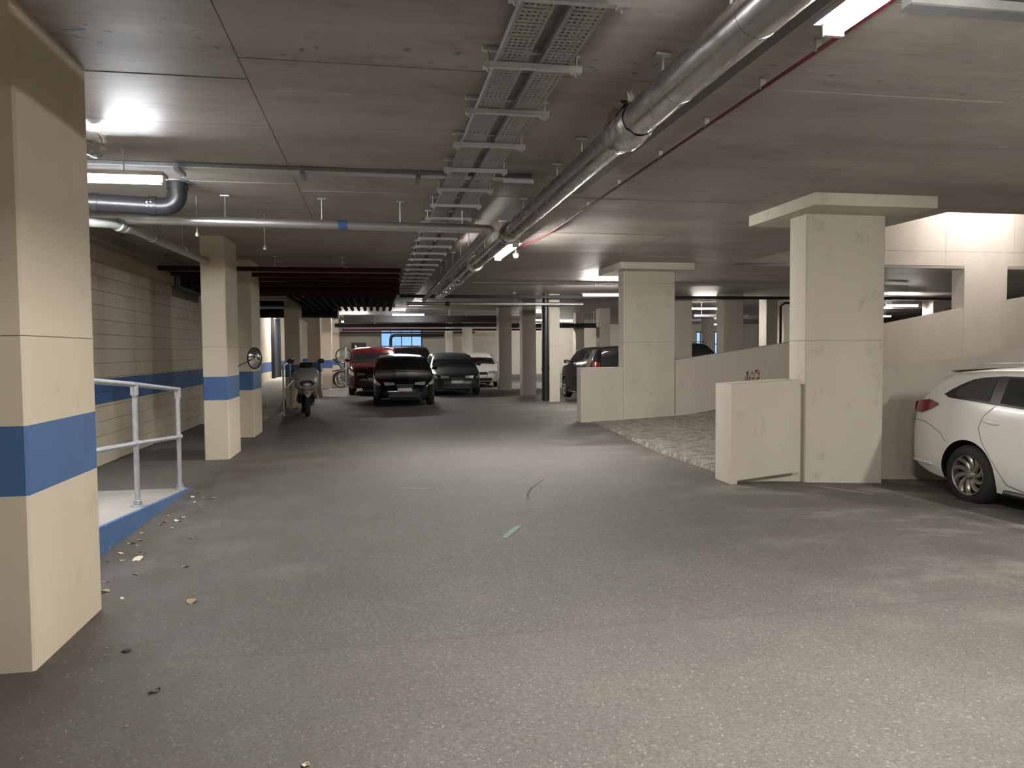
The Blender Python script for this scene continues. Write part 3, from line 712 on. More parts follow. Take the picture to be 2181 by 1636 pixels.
m = MB(); m.box(-3.7, -1.1, 23.4, 24.3, 2.62, 3.1); m.build('casing', 'black_matt', du)
m = MB(); m.box(-3.72, -1.08, 23.38, 23.42, 2.60, 2.64); m.box(-1.12, -1.08, 23.4, 24.3, 2.60, 2.64); m.build('flange', 'black', du)
for (y, z) in ((24.6, 2.98), (24.9, 2.78)):
    pipe('service_pipe', 'silver pipe glimpsed above the black duct, %s of the two' % ('upper' if z > 2.9 else 'lower'), 'pipe', [(-3.7, y-3.5, z), (-2.3, y-3.5, z)], .04, 'silverpipe', n=12)
ld = thing('cable_ladder', 'short dark cable ladder hanging near the lit far column', 'cable tray', (-1.2, 27.5, 2.75))
for x in (-1.45, -1.25):
    m = MB(); m.box(x-.012, x+.012, 25.2, 29.5, 2.80, 2.88); m.build('side_rail', 'black', ld)
for k in range(9):
    m = MB(); m.box(-1.45, -1.25, 25.4+k*.5, 25.45+k*.5, 2.80, 2.82); m.build('rung', 'galv', ld)
for x in (-1.45, -1.25):
    for y in (25.6, 28.8):
        m = MB(); m.tube([(x, y, 2.85), (x, y, HC-.004)], .006, 6); m.build('drop_rod', 'galv', ld)
# far cross services
pipe('conduit', 'thin pale conduit crossing the ceiling before the far pier', 'conduit', [(2.3, 17.9, 3.19), (14, 17.9, 3.19)], .014, 'galv', n=8, hang=[(x, 17.9, 3.17) for x in (3, 5, 9, 12)])
trunk('cable_trunking', 'long dark trunking crossing the far ceiling', .7, 22, 21.0, 21.14, 3.04, 3.12, 'black')
pipe('service_pipe', 'pale pipe crossing in front of the far columns', 'pipe', [(.9, 21.5, 2.90), (6.05, 21.5, 2.90)], .05, 'silverpipe', n=14, hang=[(2, 21.5, 2.9), (4, 21.5, 2.9)], collars=[((2.05, 21.5, 2.9), (1, 0, 0), .062, .06)], cmat='black_pl')
trunk('duct', 'broad dark duct crossing above the parked cars', -1.2, 5.2, 30.4, 31.0, 2.72, 2.98, 'black', cat='duct', brackets=((0, 30.7), (3, 30.7)))
pipe('drain_pipe', 'black drain pipe crossing beyond the parked cars', 'pipe', [(-1.7, 33.5, 2.70), (8.8, 33.5, 2.70)], .09, 'black_pl', n=12, hang=[(x, 33.5, 2.7) for x in (0, 2, 4, 6, 8)])
pipe('drain_pipe', 'thin dark pipe crossing before the end windows', 'pipe', [(-1.6, 38.5, 2.64), (9, 38.5, 2.64)], .05, 'darkred', n=10, hang=[(x, 38.5, 2.64) for x in (0, 3, 6)])
a = arc((.25+.95, 46.5, 2.28), (-1, 0, 0), (0, 0, 1), .25, 0, pi/2, 6)
pipe('drain_pipe', 'black bent pipe rising in front of the end window', 'pipe', [(.95, 46.5, 0), (.95, 46.5, 2.2)]+a+[(4.2, 46.5, 2.53)], .09, 'black_pl', n=12)
pipe('drain_pipe', 'black pipe crossing the head of the end window', 'pipe', [(-2, 45.5, 2.68), (6, 45.5, 2.68)], .06, 'black_pl', n=10, hang=[(x, 45.5, 2.68) for x in (-1, 2, 5)])
pipe('downpipe', 'black downpipe beside the slim pale column', 'pipe', [(4.98, 21.8, 0.05), (4.98, 21.8, 3.23)], .11, 'black_pl', n=14, collars=[((4.98, 21.8, z), (0, 0, 1), .12, .04) for z in (1.0, 2.9)], cmat='black_pl')
pipe('downpipe', 'thin black pipe clipped to a column left of the big pier', 'pipe', [(13.2, 22.9, 0), (13.2, 22.9, 2.95), (13.35, 22.9, 3.05), (14.1, 22.9, 3.05)], .04, 'black_pl', n=10)
pipe('drain_pipe', 'dark pipe crossing the bay left of the far pier', 'pipe', [(5.6, 32, 2.62), (10, 32, 2.62)], .10, 'black_pl', n=12, hang=[(x, 32, 2.62) for x in (6, 8, 9.5)])
pipe('service_pipe', 'silver pipe crossing the far right bay', 'pipe', [(11.3, 25.5, 2.75), (13.4, 25.5, 2.75)], .06, 'galv_dark', n=10, hang=[(x, 25.5, 2.75) for x in (11.6, 13)])

# convex mirror on the second column
t = thing('traffic_mirror', 'round convex traffic mirror on a thin arm beside the cream column', 'mirror', (-2.0, 12.75, 1.2))
def disc(rad, bulge, cx, cy, cz, dirv, flip=1):
    d = Vector(dirv).normalized(); a = d.cross(Vector((0,0,1))).normalized(); b = a.cross(d); rows = []
    for i in range(7):
        r = rad*i/6; h = bulge*(1-(i/6)**2); rows.append([Vector((cx,cy,cz))+d*h+(a*cos(2*pi*j/28)+b*sin(2*pi*j/28))*max(r, .0005) for j in range(29)])
    return rows
dv = (.86, -.51, 0.0)
m = MB(); m.grid(disc(.165, .05, -1.955, 12.95, 1.455, dv)); m.build('mirror_face', 'mirror', t, 60)
d = Vector(dv).normalized(); a_ = d.cross(Vector((0,0,1))).normalized(); b_ = a_.cross(d)
m = MB(); m.tube([Vector((-1.955, 12.95, 1.455))+(a_*cos(2*pi*j/28)+b_*sin(2*pi*j/28))*.17 for j in range(28)], .012, 8, closed=True); m.build('rim', 'black', t, 40)
m = MB(); m.grid(disc(.17, -.05, -1.955, 12.952, 1.455, dv)); m.build('back_shell', 'black', t, 60)
m = MB(); m.tube([(-2.105, 12.2, 1.335), (-1.96, 13.0, 1.455)], .008, 8); m.build('arm', 'black', t, 40)
m = MB(); m.box(-2.112, -2.098, 12.15, 12.25, 1.27, 1.40); m.build('wall_plate', 'galv', t)
# camera on the shaded column
t = thing('security_camera', 'small white box camera on the shaded far column', 'camera', (-2.36, 26.0, 2.75))
m = MB(); m.cbox(-2.42, -2.24, 25.9, 26.35, 2.76, 2.92, .02); m.build('housing', 'white_pl', t)
m = MB(); m.tube([(-2.33, 26.2, 2.92), (-2.33, 26.2, 3.23)], .02, 8); m.build('bracket', 'white_pl', t)
# ================================================================== CARS
def smooth_interp(pts, x):
    """Catmull-Rom style monotone-ish interpolation"""
    if x <= pts[0][0]: return pts[0][1]
    if x >= pts[-1][0]: return pts[-1][1]
    for i in range(len(pts)-1):
        a, b = pts[i], pts[i+1]
        if x <= b[0]:
            h = b[0]-a[0]; t = (x-a[0])/h; s0 = (b[1]-a[1])/h
            def sl(j):
                if j <= 0 or j >= len(pts)-1: return s0
                l = (pts[j][1]-pts[j-1][1])/(pts[j][0]-pts[j-1][0]); r = (pts[j+1][1]-pts[j][1])/(pts[j+1][0]-pts[j][0])
                return 0 if l*r <= 0 else 2*l*r/(l+r)
            m0, m1 = sl(i)*h, sl(i+1)*h
            return (2*t**3-3*t*t+1)*a[1]+(t**3-2*t*t+t)*m0+(-2*t**3+3*t*t)*b[1]+(t**3-t*t)*m1
WHEELS = {}
def wheel_meshes(R, hero):
    key = (round(R, 3), hero)
    if key in WHEELS: return WHEELS[key]
    n = 48 if hero else 24; w_ = .105; ri = R*.665
    m = MB(); m.lathe([(ri, -w_*.85), (ri+.012, -w_), (R-.05, -w_-.004), (R-.018, -w_*.86), (R, -w_*.55), (R, w_*.55), (R-.018, w_*.86), (R-.05, w_), (ri, w_*.85)], n, 'y'); tyre = m.mesh('tyre', 'rubber', 40)
    m = MB()
    # outer face looks to -y
    m.lathe([(ri+.004, -w_*.9), (ri, -w_*.97), (ri-.012, -w_*.9), (ri-.02, -w_*.5), (ri-.02, w_*.6)], n, 'y')
    ns = 10 if hero else 7
    for k in range(ns):
        a0 = 2*pi*k/ns; tw = .42 if hero else .15; vs = []; q = 7
        for i in range(q):
            f = i/(q-1); r = lerp(.045, ri-.008, f); a = a0+tw*f*f*(1 if hero else 0); hw = lerp(.020, .030, f)*(1.15 if hero else 1.5)
            yo = -w_*lerp(.62, .88, f)
            for e, dy in ((-1, .018), (-.5, 0), (.5, 0), (1, .018)):
                da = e*hw/max(r, .05); vs.append((r*cos(a+da), yo+dy, r*sin(a+da)))
        fs = [(i*4+j, i*4+j+1, (i+1)*4+j+1, (i+1)*4+j) for i in range(q-1) for j in range(3)]
        m.add(vs, fs)
    m.lathe([(.0005, -w_*.78), (.028, -w_*.78), (.036, -w_*.7), (.062, -w_*.62), (.07, -w_*.5)], 20, 'y')
    m.cur = 1; m.lathe([(.0005, -.01), (ri-.03, -.01)], n, 'y'); m.lathe([(.05, -w_*.3), (ri*.72, -w_*.3)], n, 'y')
    rim = m.mesh('rim', ['alloy', 'alloy_dark'], 40)
    WHEELS[key] = (tyre, rim); return tyre, rim

WAGON = dict(L=4.56, W=.875, H=1.47, zbot=[(0, .36), (.12, .33), (.55, .24), (1.6, .19), (3.3, .19), (4.2, .22), (4.56, .26)],
    top=[(0, .60), (.03, .74), (.09, .86), (.14, 1.0), (.20, 1.08), (.34, 1.22), (.47, 1.36), (.56, 1.405), (.8, 1.438), (1.3, 1.462), (1.9, 1.468), (2.4, 1.45), (2.75, 1.40), (3.1, 1.22), (3.5, 1.01), (3.75, .95), (4.1, .87), (4.38, .77), (4.5, .66), (4.56, .52)],
    belt=[(0, 1.07), (.7, 1.075), (1.3, 1.03), (2.2, .985), (3.3, .94), (4.56, .88)],
    plan=[(0, .72), (.05, .81), (.14, .88), (.3, .94), (.6, .985), (1.0, 1.0), (3.4, 1.0), (3.9, .975), (4.2, .92), (4.42, .80), (4.56, .58)],
    xr=1.03, xf=3.63, R=.318, arch=.372, tumble=.36)
def scale_car(P, L, W, H):
    kx, kz = L/P['L'], H/P['H']; Q = dict(P); Q['L'] = L; Q['W'] = W; Q['H'] = H
    for k in ('zbot', 'top', 'belt'): Q[k] = [(x*kx, z*kz) for x, z in P[k]]
    Q['plan'] = [(x*kx, f) for x, f in P['plan']]; Q['xr'] = P['xr']*kx; Q['xf'] = P['xf']*kx; Q['kz'] = kz; Q['kx'] = kx
    return Q
HATCH = dict(WAGON); HATCH['top'] = [(0, .58), (.03, .72), (.08, .86), (.13, .96), (.30, 1.14), (.52, 1.34), (.66, 1.40), (1.0, 1.45), (1.5, 1.47), (2.0, 1.455), (2.45, 1.40), (2.9, 1.19), (3.3, 1.0), (3.6, .94), (4.0, .86), (4.36, .75), (4.5, .64), (4.56, .50)]
OFFROAD = dict(WAGON); OFFROAD['top'] = [(0, .60), (.02, .80), (.05, 1.05), (.10, 1.28), (.18, 1.42), (.35, 1.455), (1.2, 1.47), (2.0, 1.465), (2.55, 1.42), (2.9, 1.22), (3.25, 1.04), (3.5, 1.0), (4.1, .95), (4.4, .86), (4.5, .74), (4.56, .52)]; OFFROAD['tumble'] = .26

def make_car(label, P, paint, loc, rz, hero=False, rails=False, group=None, roof_mat=None):
    t = thing('car', label, 'car', loc, rz, group)
    L, W, kx, kz = P['L'], P['W'], P.get('kx', 1.), P.get('kz', 1.)
    zt = lambda x: smooth_interp(P['top'], x); zb = lambda x: interp(P['belt'], x); zo = lambda x: smooth_interp(P['zbot'], x); wp = lambda x: W*smooth_interp(P['plan'], x)
    def side(x, z):
        w_ = wp(x); b = zb(x); f = lambda q: w_*(1-.055*((q-.58*kz)/(.5*kz))**2)
        if z <= b: return f(z)
        d = z-b; return f(b)-P['tumble']*d-.45*d*d*P['tumble']
    st = sorted(set([0, .004, .012, .025, .05, .08, .12, .16, .2, .26, .32, .4, .47, .52, .56, .62]+[.7+.1*i for i in range(37)]+[4.42, 4.48, 4.52, 4.545, 4.56]))
    st = [x*L/4.56 for x in st]
    K, Q_, T_ = 14, 6, 6
    def half(x):
        a, b = zo(x), zt(x); h = b-a; r = min(.11*kz, h*.3); c = min(.028, h*.08); pts = []
        for i in range(K):
            f = i/(K-1); z = lerp(a, b-r, f); pts.append((side(x, z)-.03*(1-min(1, f*6))**2, z))
        ws = side(x, b-r); rx = min(ws*.5, r*1.25)
        for i in range(1, Q_+1):
            an = pi/2*i/Q_; pts.append((ws-rx+rx*cos(an)-.0, b-r+(r-c)*sin(an)))
        wi = ws-rx
        for i in range(1, T_+1): f = 1-i/T_; pts.append((wi*f, b-c*f*f))
        return pts
    m = MB(); rows = []
    for x in st:
        hp = half(x); rows.append([(x, -y, z) for y, z in hp]+[(x, y, z) for y, z in hp[-2::-1]])
    m.grid(rows); n = len(rows[0])
    m.f.append(tuple(range(n))); m.f.append(tuple((len(rows)-1)*n+j for j in range(n)[::-1])); m.mi += [0, 0]
    for i in range(len(rows)-1): m.f.append((i*n, (i+1)*n, (i+1)*n+n-1, i*n+n-1)); m.mi.append(0)
    me = m.mesh('body', [paint, 'trim'], None)
    body = bpy.data.objects.new('body', me); C.objects.link(body); body.parent = t
    # wheel arches are cut out of the shell
    cut = MB(); cut.cur = 0
    for x in (P['xr'], P['xf']):
        for s in (-1, 1): cut.lathe([(.0001, s*.60*W), (P['arch'], s*.60*W), (P['arch'], s*(W+.2)), (.0001, s*(W+.2))], 40, 'y', (x, 0, P['R']))
    co = bpy.data.objects.new('cutter', cut.mesh('cutter', 'trim')); C.objects.link(co)
    # mesh objects still at the origin: temporarily detach so both share one space
    body.parent = None
    bo = body.modifiers.new('cut', 'BOOLEAN'); bo.operation = 'DIFFERENCE'; bo.object = co; bo.solver = 'EXACT'; bo.material_mode = 'TRANSFER'
    bpy.context.view_layer.update()
    dg = bpy.context.evaluated_depsgraph_get(); nm = bpy.data.meshes.new_from_object(body.evaluated_get(dg), depsgraph=dg)
    body.modifiers.clear(); body.data = nm; nm.name = 'body'; nm.shade_smooth(); nm.set_sharp_from_angle(angle=radians(40)); body.parent = t
    bpy.data.objects.remove(co)
    def loc_build(mb, name, mat, par=t, smooth=40, label=None): return mb.build(name, mat, par, smooth, True, label=label)
    def side_patch(name, lo, hi, mat, off, nx=14, nz=6, par=t, label=None, sides=(-1, 1)):
        out = []
        for s in sides:
            x0, x1 = lo[0][0], lo[-1][0]; rr = []
            for i in range(nx+1):
                x = lerp(x0, x1, i/nx); a, b = interp(lo, x), interp(hi, x); b = min(b, zt(x)-.03)
                rr.append([(x, s*(side(x, lerp(a, b, j/nz))+off), lerp(a, b, j/nz)) for j in range(nz+1)])
            mb = MB(); mb.grid(rr); out.append(loc_build(mb, name, mat, par, label=label))
        return out
    sc = lambda pts: [(x*kx, z*kz) for x, z in pts]
    # side glazing: black surround, panes proud of it
    if P is WAGON or True:
        sg = side_patch('window_surround', sc([(.62, 1.15), (.70, 1.12), (1.25, 1.085), (2.2, 1.03), (3.22, .985)]), sc([(.62, 1.155), (.75, 1.235), (.95, 1.325), (1.1, 1.352), (1.45, 1.378), (2.0, 1.385), (2.55, 1.345), (2.9, 1.18), (3.22, 1.0)]), 'trim', .004, 30, 8)
        for s, g in zip((-1, 1), sg):
            for lo, hi, mt in (([(.80, 1.145), (1.26, 1.105)], [(.80, 1.21), (.95, 1.30), (1.12, 1.33), (1.26, 1.345)], 'glass_grey'),
                               ([(1.40, 1.10), (2.02, 1.06)], [(1.40, 1.352), (2.02, 1.36)], 'glass_dark'), ([(2.16, 1.05), (3.05, 1.01)], [(2.16, 1.36), (2.5, 1.33), (2.85, 1.17), (3.05, 1.05)], 'glass_dark')):
                side_patch('side_window', sc(lo), sc(hi), mt, .0075, 12, 5, g, sides=(s,))
    # windscreen and rear window lie on the top surface
    def top_patch(name, x0, x1, inset, mat, nx=10, ny=12, off=.005):
        rr = []
        for i in range(nx+1):
            x = lerp(x0, x1, i/nx); wd = side(x, zt(x)-.11*kz)-inset; rr.append([])
            hp = half(x)
            for j in range(ny+1):
                y = lerp(-wd, wd, j/ny); z = zt(x)-.028*(y/max(wd+inset-.08, .1))**2+off; rr[-1].append((x+off*(1 if x > L/2 else -1), y, z))
        mb = MB(); mb.grid(rr); return loc_build(mb, name, mat)
    top_patch('windscreen', 2.82*kx, 3.44*kx, .10, 'glass_dark')
    top_patch('rear_window', .23*kx, .44*kx, .14, 'glass_dark')
    # lamps
    tl = side_patch('tail_lamp', sc([(.12, .93), (.30, .925), (.46, .975), (.58, 1.035)]), sc([(.12, 1.045), (.26, 1.065), (.42, 1.085), (.58, 1.045)]), 'lampred', .012, 12, 5, label='dark red wrap-around tail lamp')
    for s in (-1, 1):
        mb = MB(); rr = []
        for i in range(7):
            z = lerp(.93, 1.04, i/6)*kz; rr.append([(.115*kx-.02-(.0 if j else 0)+.06*(j/6)**2*0, s*lerp(.42, side(.12*kx, z)/1., j/6), z) for j in range(7)])
        mb.grid([[(x-.0, y, z) for x, y, z in r] for r in rr]); loc_build(mb, 'tail_lamp', 'lampred')
    side_patch('head_lamp', sc([(3.95, .70), (4.46, .60)]), sc([(3.95, .79), (4.2, .79), (4.46, .70)]), 'headlamp', .008, 10, 4)
    for s in (-1, 1):
        mb = MB(); mb.add([(L-.015, s*.30*W, .62*kz), (L-.04, s*.62*W, .60*kz), (L-.06, s*.66*W, .70*kz), (L-.05, s*.34*W, .68*kz), (L+.0, s*.30*W, .62*kz), (L-.012, s*.62*W, .60*kz), (L-.035, s*.66*W, .70*kz), (L-.02, s*.34*W, .68*kz)],
            [(0,3,2,1), (4,5,6,7), (0,1,5,4), (1,2,6,5), (2,3,7,6), (3,0,4,7)]); loc_build(mb, 'head_lamp', 'headlamp', smooth=None)
    mb = MB(); mb.box(L-.03, L+.012, -.26*W, .26*W, .54*kz, .64*kz); loc_build(mb, 'grille', 'trim', smooth=None)
    mb = MB(); mb.box(L-.03, L+.010, -.5*W, .5*W, .28*kz, .40*kz); loc_build(mb, 'lower_grille', 'trim', smooth=None)
    mb = MB(); mb.box(L+.008, L+.018, -.2, .2, .44*kz, .53*kz); loc_build(mb, 'number_plate', 'white_pl', smooth=None)
    # door mirrors
    for s in (-1, 1):
        y0 = side(2.98*kx, .98*kz); mb = MB()
        rr = [[(3.0*kx-.06+.10*cos(a)*c_, s*(y0+.02+.17*f), .99*kz+.065+.06*sin(a)*c_) for a in [2*pi*j/12 for j in range(13)]] for f, c_ in ((0, .35), (.25, .75), (.6, 1.), (.9, .9), (1, .55))]
        mb.grid(rr); mb.add([p for p in rr[-1][:-1]], [tuple(range(12))]); mb.add([p for p in rr[0][:-1]], [tuple(range(12))]); mo = loc_build(mb, 'door_mirror', paint)
        mb = MB(); mb.box(3.0*kx-.165, 3.0*kx-.155, min(s*(y0+.06), s*(y0+.17)), max(s*(y0+.06), s*(y0+.17)), .99*kz+.02, .99*kz+.11); loc_build(mb, 'mirror_glass', 'chrome', mo, None)
    # handles and panel gaps
    def on_side(x, z, s, off=.002): return (x, s*(side(x, z)+off), z)
    for s in (-1, 1):
        for hx in (1.33, 2.38):
            x = hx*kx; z = (.905 if hx < 2 else .885)*kz; mb = MB()
            if hero:
                rr = []
                for i in range(9):
                    f = -1+2*i/8; e = sqrt(max(0, 1-f*f))
                    rr.append([(x+.12*f, s*(side(x, z)-.008+.032*e*max(0, cos(a))+.004), z-.012*f+.028*e*sin(a)) for a in [-pi/2+pi*j/8 for j in range(9)]])
                mb.grid(rr)
            else: mb.box(x-.09, x+.09, min(s*side(x, z), s*(side(x, z)+.02)), max(s*side(x, z), s*(side(x, z)+.02)), z-.015, z+.015)
            loc_build(mb, 'door_handle', paint)
        gaps = [[(1.36, 1.08), (1.22, .95), (1.18, .83), (1.23, .70), (1.38, .50), (1.54, .30), (1.75, .262), (2.08, .262), (2.1, .6), (2.09, 1.04)],
                [(2.09, .262), (3.1, .262), (3.2, .5), (3.2, .95)], [(.10, .84), (.34, .83), (.5, .79), (.66, .715), (.73, .64)]]
        for g in gaps:
            pts = []
            for (xa, za), (xb, zb_) in zip(g, g[1:]): pts += [on_side(lerp(xa, xb, i/5)*kx, lerp(za, zb_, i/5)*kz, s, -.0005) for i in range(5)]
            pts.append(on_side(g[-1][0]*kx, g[-1][1]*kz, s, -.0005)); mb = MB(); mb.tube(pts, .0035, 5); loc_build(mb, 'panel_gap', 'seam')
        mb = MB(); mb.tube([on_side(x*kx, .215*kz, s, -.012) for x in (1.5, 2.0, 2.6, 3.2)], .03, 8); loc_build(mb, 'sill', 'trim')
    # rear bumper lower trim, spoiler
    if hero:
        mb = MB(); pts = [on_side(x, .365, -1, .0) for x in (.5, .3, .15, .05)]+[(-.01, -.5, .365), (-.01, .5, .365)]+[on_side(x, .365, 1, .0) for x in (.05, .15, .3, .5)]
        mb.tube(pts, .016, 8); loc_build(mb, 'bumper_strip', paint)
        mb = MB(); rr = [[(x, y*(1-.02*k), z-.010*(y/.55)**2) for y in [-.58+.116*j for j in range(11)]] for k, (x, z) in enumerate(((.47, 1.388), (.43, 1.405), (.46, 1.420), (.60, 1.428), (.78, 1.440)))]
        mb.grid(rr); loc_build(mb, 'roof_spoiler', paint)
        mb = MB(); mb.add([(1.55, -.012, 1.46), (1.78, -.012, 1.46), (1.78, .012, 1.46), (1.55, .012, 1.46), (1.57, 0, 1.525), (1.66, 0, 1.50)], [(0,1,5,4), (2,3,4,5), (1,2,5), (3,0,4)]); loc_build(mb, 'roof_antenna', paint)
    if rails:
        for s in (-1, 1):
            ys_ = lambda x: side(x, zt(x)-.11*kz)-.07
            xs_ = [.85, 1.0, 1.4, 1.8, 2.2, 2.45, 2.55]; mb = MB(); mb.tube([(x*kx, s*ys_(x*kx), zt(x*kx)+(.035 if .9 < x < 2.5 else -.005)) for x in xs_], .014, 8); loc_build(mb, 'roof_rail', 'chrome' if not hero else 'galv')
    ty, ri = wheel_meshes(P['R'], hero)
    for x in (P['xr'], P['xf']):
        for s in (-1, 1):
            o = bpy.data.objects.new('wheel', ty); C.objects.link(o); o.parent = t; o.location = (x, s*(W-.105-.015), P['R'])
            if s > 0: o.rotation_euler = (0, 0, pi)
            q = bpy.data.objects.new('rim', ri); C.objects.link(q); q.parent = o
    mb = MB(); mb.box(.5*kx, 4.1*kx, -.45*W, .45*W, .17, .30); loc_build(mb, 'underbody', 'trim', smooth=None)
    for x in (P['xr'], P['xf']):
        mb = MB(); mb.tube([(x, -W+.2, P['R']), (x, W-.2, P['R'])], .04, 8); loc_build(mb, 'axle', 'trim')
    return t
HD = -pi/2    # nose towards the camera
make_car('white estate car with dark windows parked at the right', WAGON, 'white_car', (6.985, 7.93, fz(6.9, 6.2)), HD, True, True)
make_car('black hatchback parked nose towards the camera', scale_car(HATCH, 4.3, .88, 1.47), 'black_car', (.80, 25.4, 0), HD)
make_car('dark red off-roader left of the black hatchback', scale_car(OFFROAD, 4.5, .91, 1.74), 'red_car', (-.05, 31.2, 0), HD, rails=True)
make_car('tall dark off-roader with roof rails behind the black hatchback', scale_car(OFFROAD, 4.7, .93, 1.78), 'dark_car', (1.55, 36.2, 0), HD, rails=True)
make_car('dark green saloon right of the black hatchback', scale_car(HATCH, 4.4, .88, 1.50), 'silver_car', (2.75, 30.0, 0), HD)
make_car('white hatchback far behind the dark green car', scale_car(HATCH, 4.2, .87, 1.50), 'white_car', (4.4, 35.5, 0), HD)
make_car('black car seen over the stub wall left of the far pier', scale_car(OFFROAD, 4.3, .90, 1.60), 'black_car', (6.75, 19.6, .06), pi/2)
make_car('black off-roader glimpsed above the sloping parapet', scale_car(OFFROAD, 4.6, .93, 1.82), 'black_car', (12.25, 30.6, 0), HD, rails=True)

# ================================================================== SCOOTER
t = thing('scooter', 'silver grey scooter parked nose out by the guard rail', 'scooter', (-1.72, 19.35, 0), radians(8))
# local: nose towards -y
def loft(secs, n=20):
    """secs: (y, cz, halfwidth, halfheight, power)"""
    rows = []
    for y, cz, a, b, p in secs:
        r = []
        for j in range(n+1):
            an = 2*pi*j/n; c_, s_ = cos(an), sin(an); r.append((a*abs(c_)**(2/p)*(1 if c_ >= 0 else -1), y, cz+b*abs(s_)**(2/p)*(1 if s_ >= 0 else -1)))
        rows.append(r)
    m = MB(); m.grid(rows); m.add(rows[0][:-1], [tuple(range(n))]); m.add(rows[-1][:-1], [tuple(range(n))]); return m
def LB(m, name, mat, par=t, sm=40): return m.build(name, mat, par, sm, True)
def whl(cx, cy, cz, R, rt, par, name='wheel'):
    m = MB(); m.lathe([(R-rt*1.2, -rt), (R-rt*.4, -rt), (R, -rt*.4), (R, rt*.4), (R-rt*.4, rt), (R-rt*1.2, rt)], 28, 'x', (cx, cy, cz), closed=True); o = LB(m, name, 'rubber', par)
    m = MB(); m.lathe([(R-rt*1.2, -rt*.7), (R-rt*1.8, -rt*.5), (.06, -rt*.4), (.03, -rt*.9), (.03, rt*.9), (.06, rt*.4), (R-rt*1.8, rt*.5), (R-rt*1.2, rt*.7)], 28, 'x', (cx, cy, cz)); LB(m, 'rim', 'alloy', o)
    return o
whl(0, -.60, .27, .27, .06, t, 'front_wheel'); whl(0, .78, .27, .27, .065, t, 'rear_wheel')
LB(loft([(-.92, .50, .03, .03, 2), (-.86, .55, .08, .05, 2), (-.70, .60, .10, .07, 2.4), (-.52, .56, .10, .06, 2.4), (-.36, .46, .09, .05, 2.4)]), 'front_mudguard', 'scoot')
for s in (-1, 1):
    m = MB(); m.tube([(s*.085, -.60, .27), (s*.085, -.42, .62)], .025, 10); LB(m, 'fork_leg', 'black')
fa = LB(loft([(-.80, .80, .06, .07, 2), (-.78, .80, .14, .14, 2.2), (-.70, .83, .24, .20, 3.0), (-.55, .89, .30, .26, 3.4), (-.42, .94, .30, .25, 3.4), (-.28, .97, .22, .20, 2.8)]), 'front_fairing', 'scoot')
for s in (-1, 1):
    m = MB(); m.grid([[(s*lerp(.17, .27, f), lerp(-.70, -.30, g), lerp(.70, .30, f)+.15*g) for g in (0, .33, .66, 1)] for f in (0, .25, .5, .75, 1)])
    m.grid([[(s*(lerp(.17, .27, f)+.015), lerp(-.70, -.30, g), lerp(.70, .30, f)+.15*g) for g in (0, .33, .66, 1)] for f in (0, .25, .5, .75, 1)]); LB(m, 'leg_shield', 'scoot')
LB(loft([(-.815, .77, .05, .02, 2), (-.80, .77, .10, .05, 2), (-.74, .77, .12, .06, 2)]), 'head_lamp', 'headlamp', fa)
LB(loft([(-.802, .80, .13, .075, 2.2), (-.76, .80, .17, .10, 2.2)]), 'lamp_surround', 'black', fa)
for s in (-1, 1): LB(loft([(-.66, .90, .02, .02, 2), (-.64, .90, .05, .03, 2), (-.58, .90, .05, .03, 2)]), 'indicator', 'white_pl', fa).location = (s*.20, 0, 0)
m = MB(); m.grid([[(lerp(-.20, .20, i/8)*(1-.35*f), lerp(-.58, -.40, f)+.10*(abs(i/4-1))**2, lerp(1.06, 1.30, f)) for i in range(9)] for f in (0, .33, .66, 1)]); LB(m, 'windscreen', 'glass_grey')
m = MB(); m.tube([(-.36, -.28, 1.08), (-.30, -.32, 1.10), (-.1, -.36, 1.06), (.1, -.36, 1.06), (.30, -.32, 1.10), (.36, -.28, 1.08)], .018, 10); hb = LB(m, 'handlebar', 'black')
for s in (-1, 1):
    m = MB(); m.tube([(s*.27, -.32, 1.10), (s*.34, -.36, 1.28)], .008, 8); mi_ = LB(m, 'mirror_stalk', 'black')
    m = MB(); rr = [[(s*.36+.085*c_*cos(a), -.37+dy, 1.33+.06*c_*sin(a)) for a in [2*pi*j/14 for j in range(15)]] for c_, dy in ((.02, -.03), (.7, -.025), (1, 0), (.02, .005))]; m.grid(rr); LB(m, 'mirror_head', 'black', mi_)
LB(loft([(-.32, .42, .20, .10, 3), (-.1, .34, .21, .06, 4), (.18, .36, .21, .08, 4), (.30, .46, .20, .16, 3)]), 'footboard', 'black')
LB(loft([(.12, .60, .14, .14, 2.4), (.3, .60, .20, .18, 2.4), (.6, .64, .19, .17, 2.4), (.95, .70, .13, .10, 2.2), (1.08, .74, .05, .04, 2)]), 'rear_body', 'scoot')
LB(loft([(.08, .80, .10, .04, 2.4), (.2, .82, .16, .06, 2.6), (.5, .83, .17, .06, 2.6), (.62, .88, .16, .06, 2.6), (.95, .90, .13, .05, 2.4), (1.02, .90, .08, .03, 2)]), 'seat', 'seat')
m = MB(); m.tube([(.17, .35, .22), (.19, .8, .30), (.19, 1.05, .36)], .05, 12); LB(m, 'exhaust', 'galv_dark')
m = MB(); m.tube([(-.02, .1, .36), (-.12, .14, .02)], .012, 8); LB(m, 'side_stand', 'black')

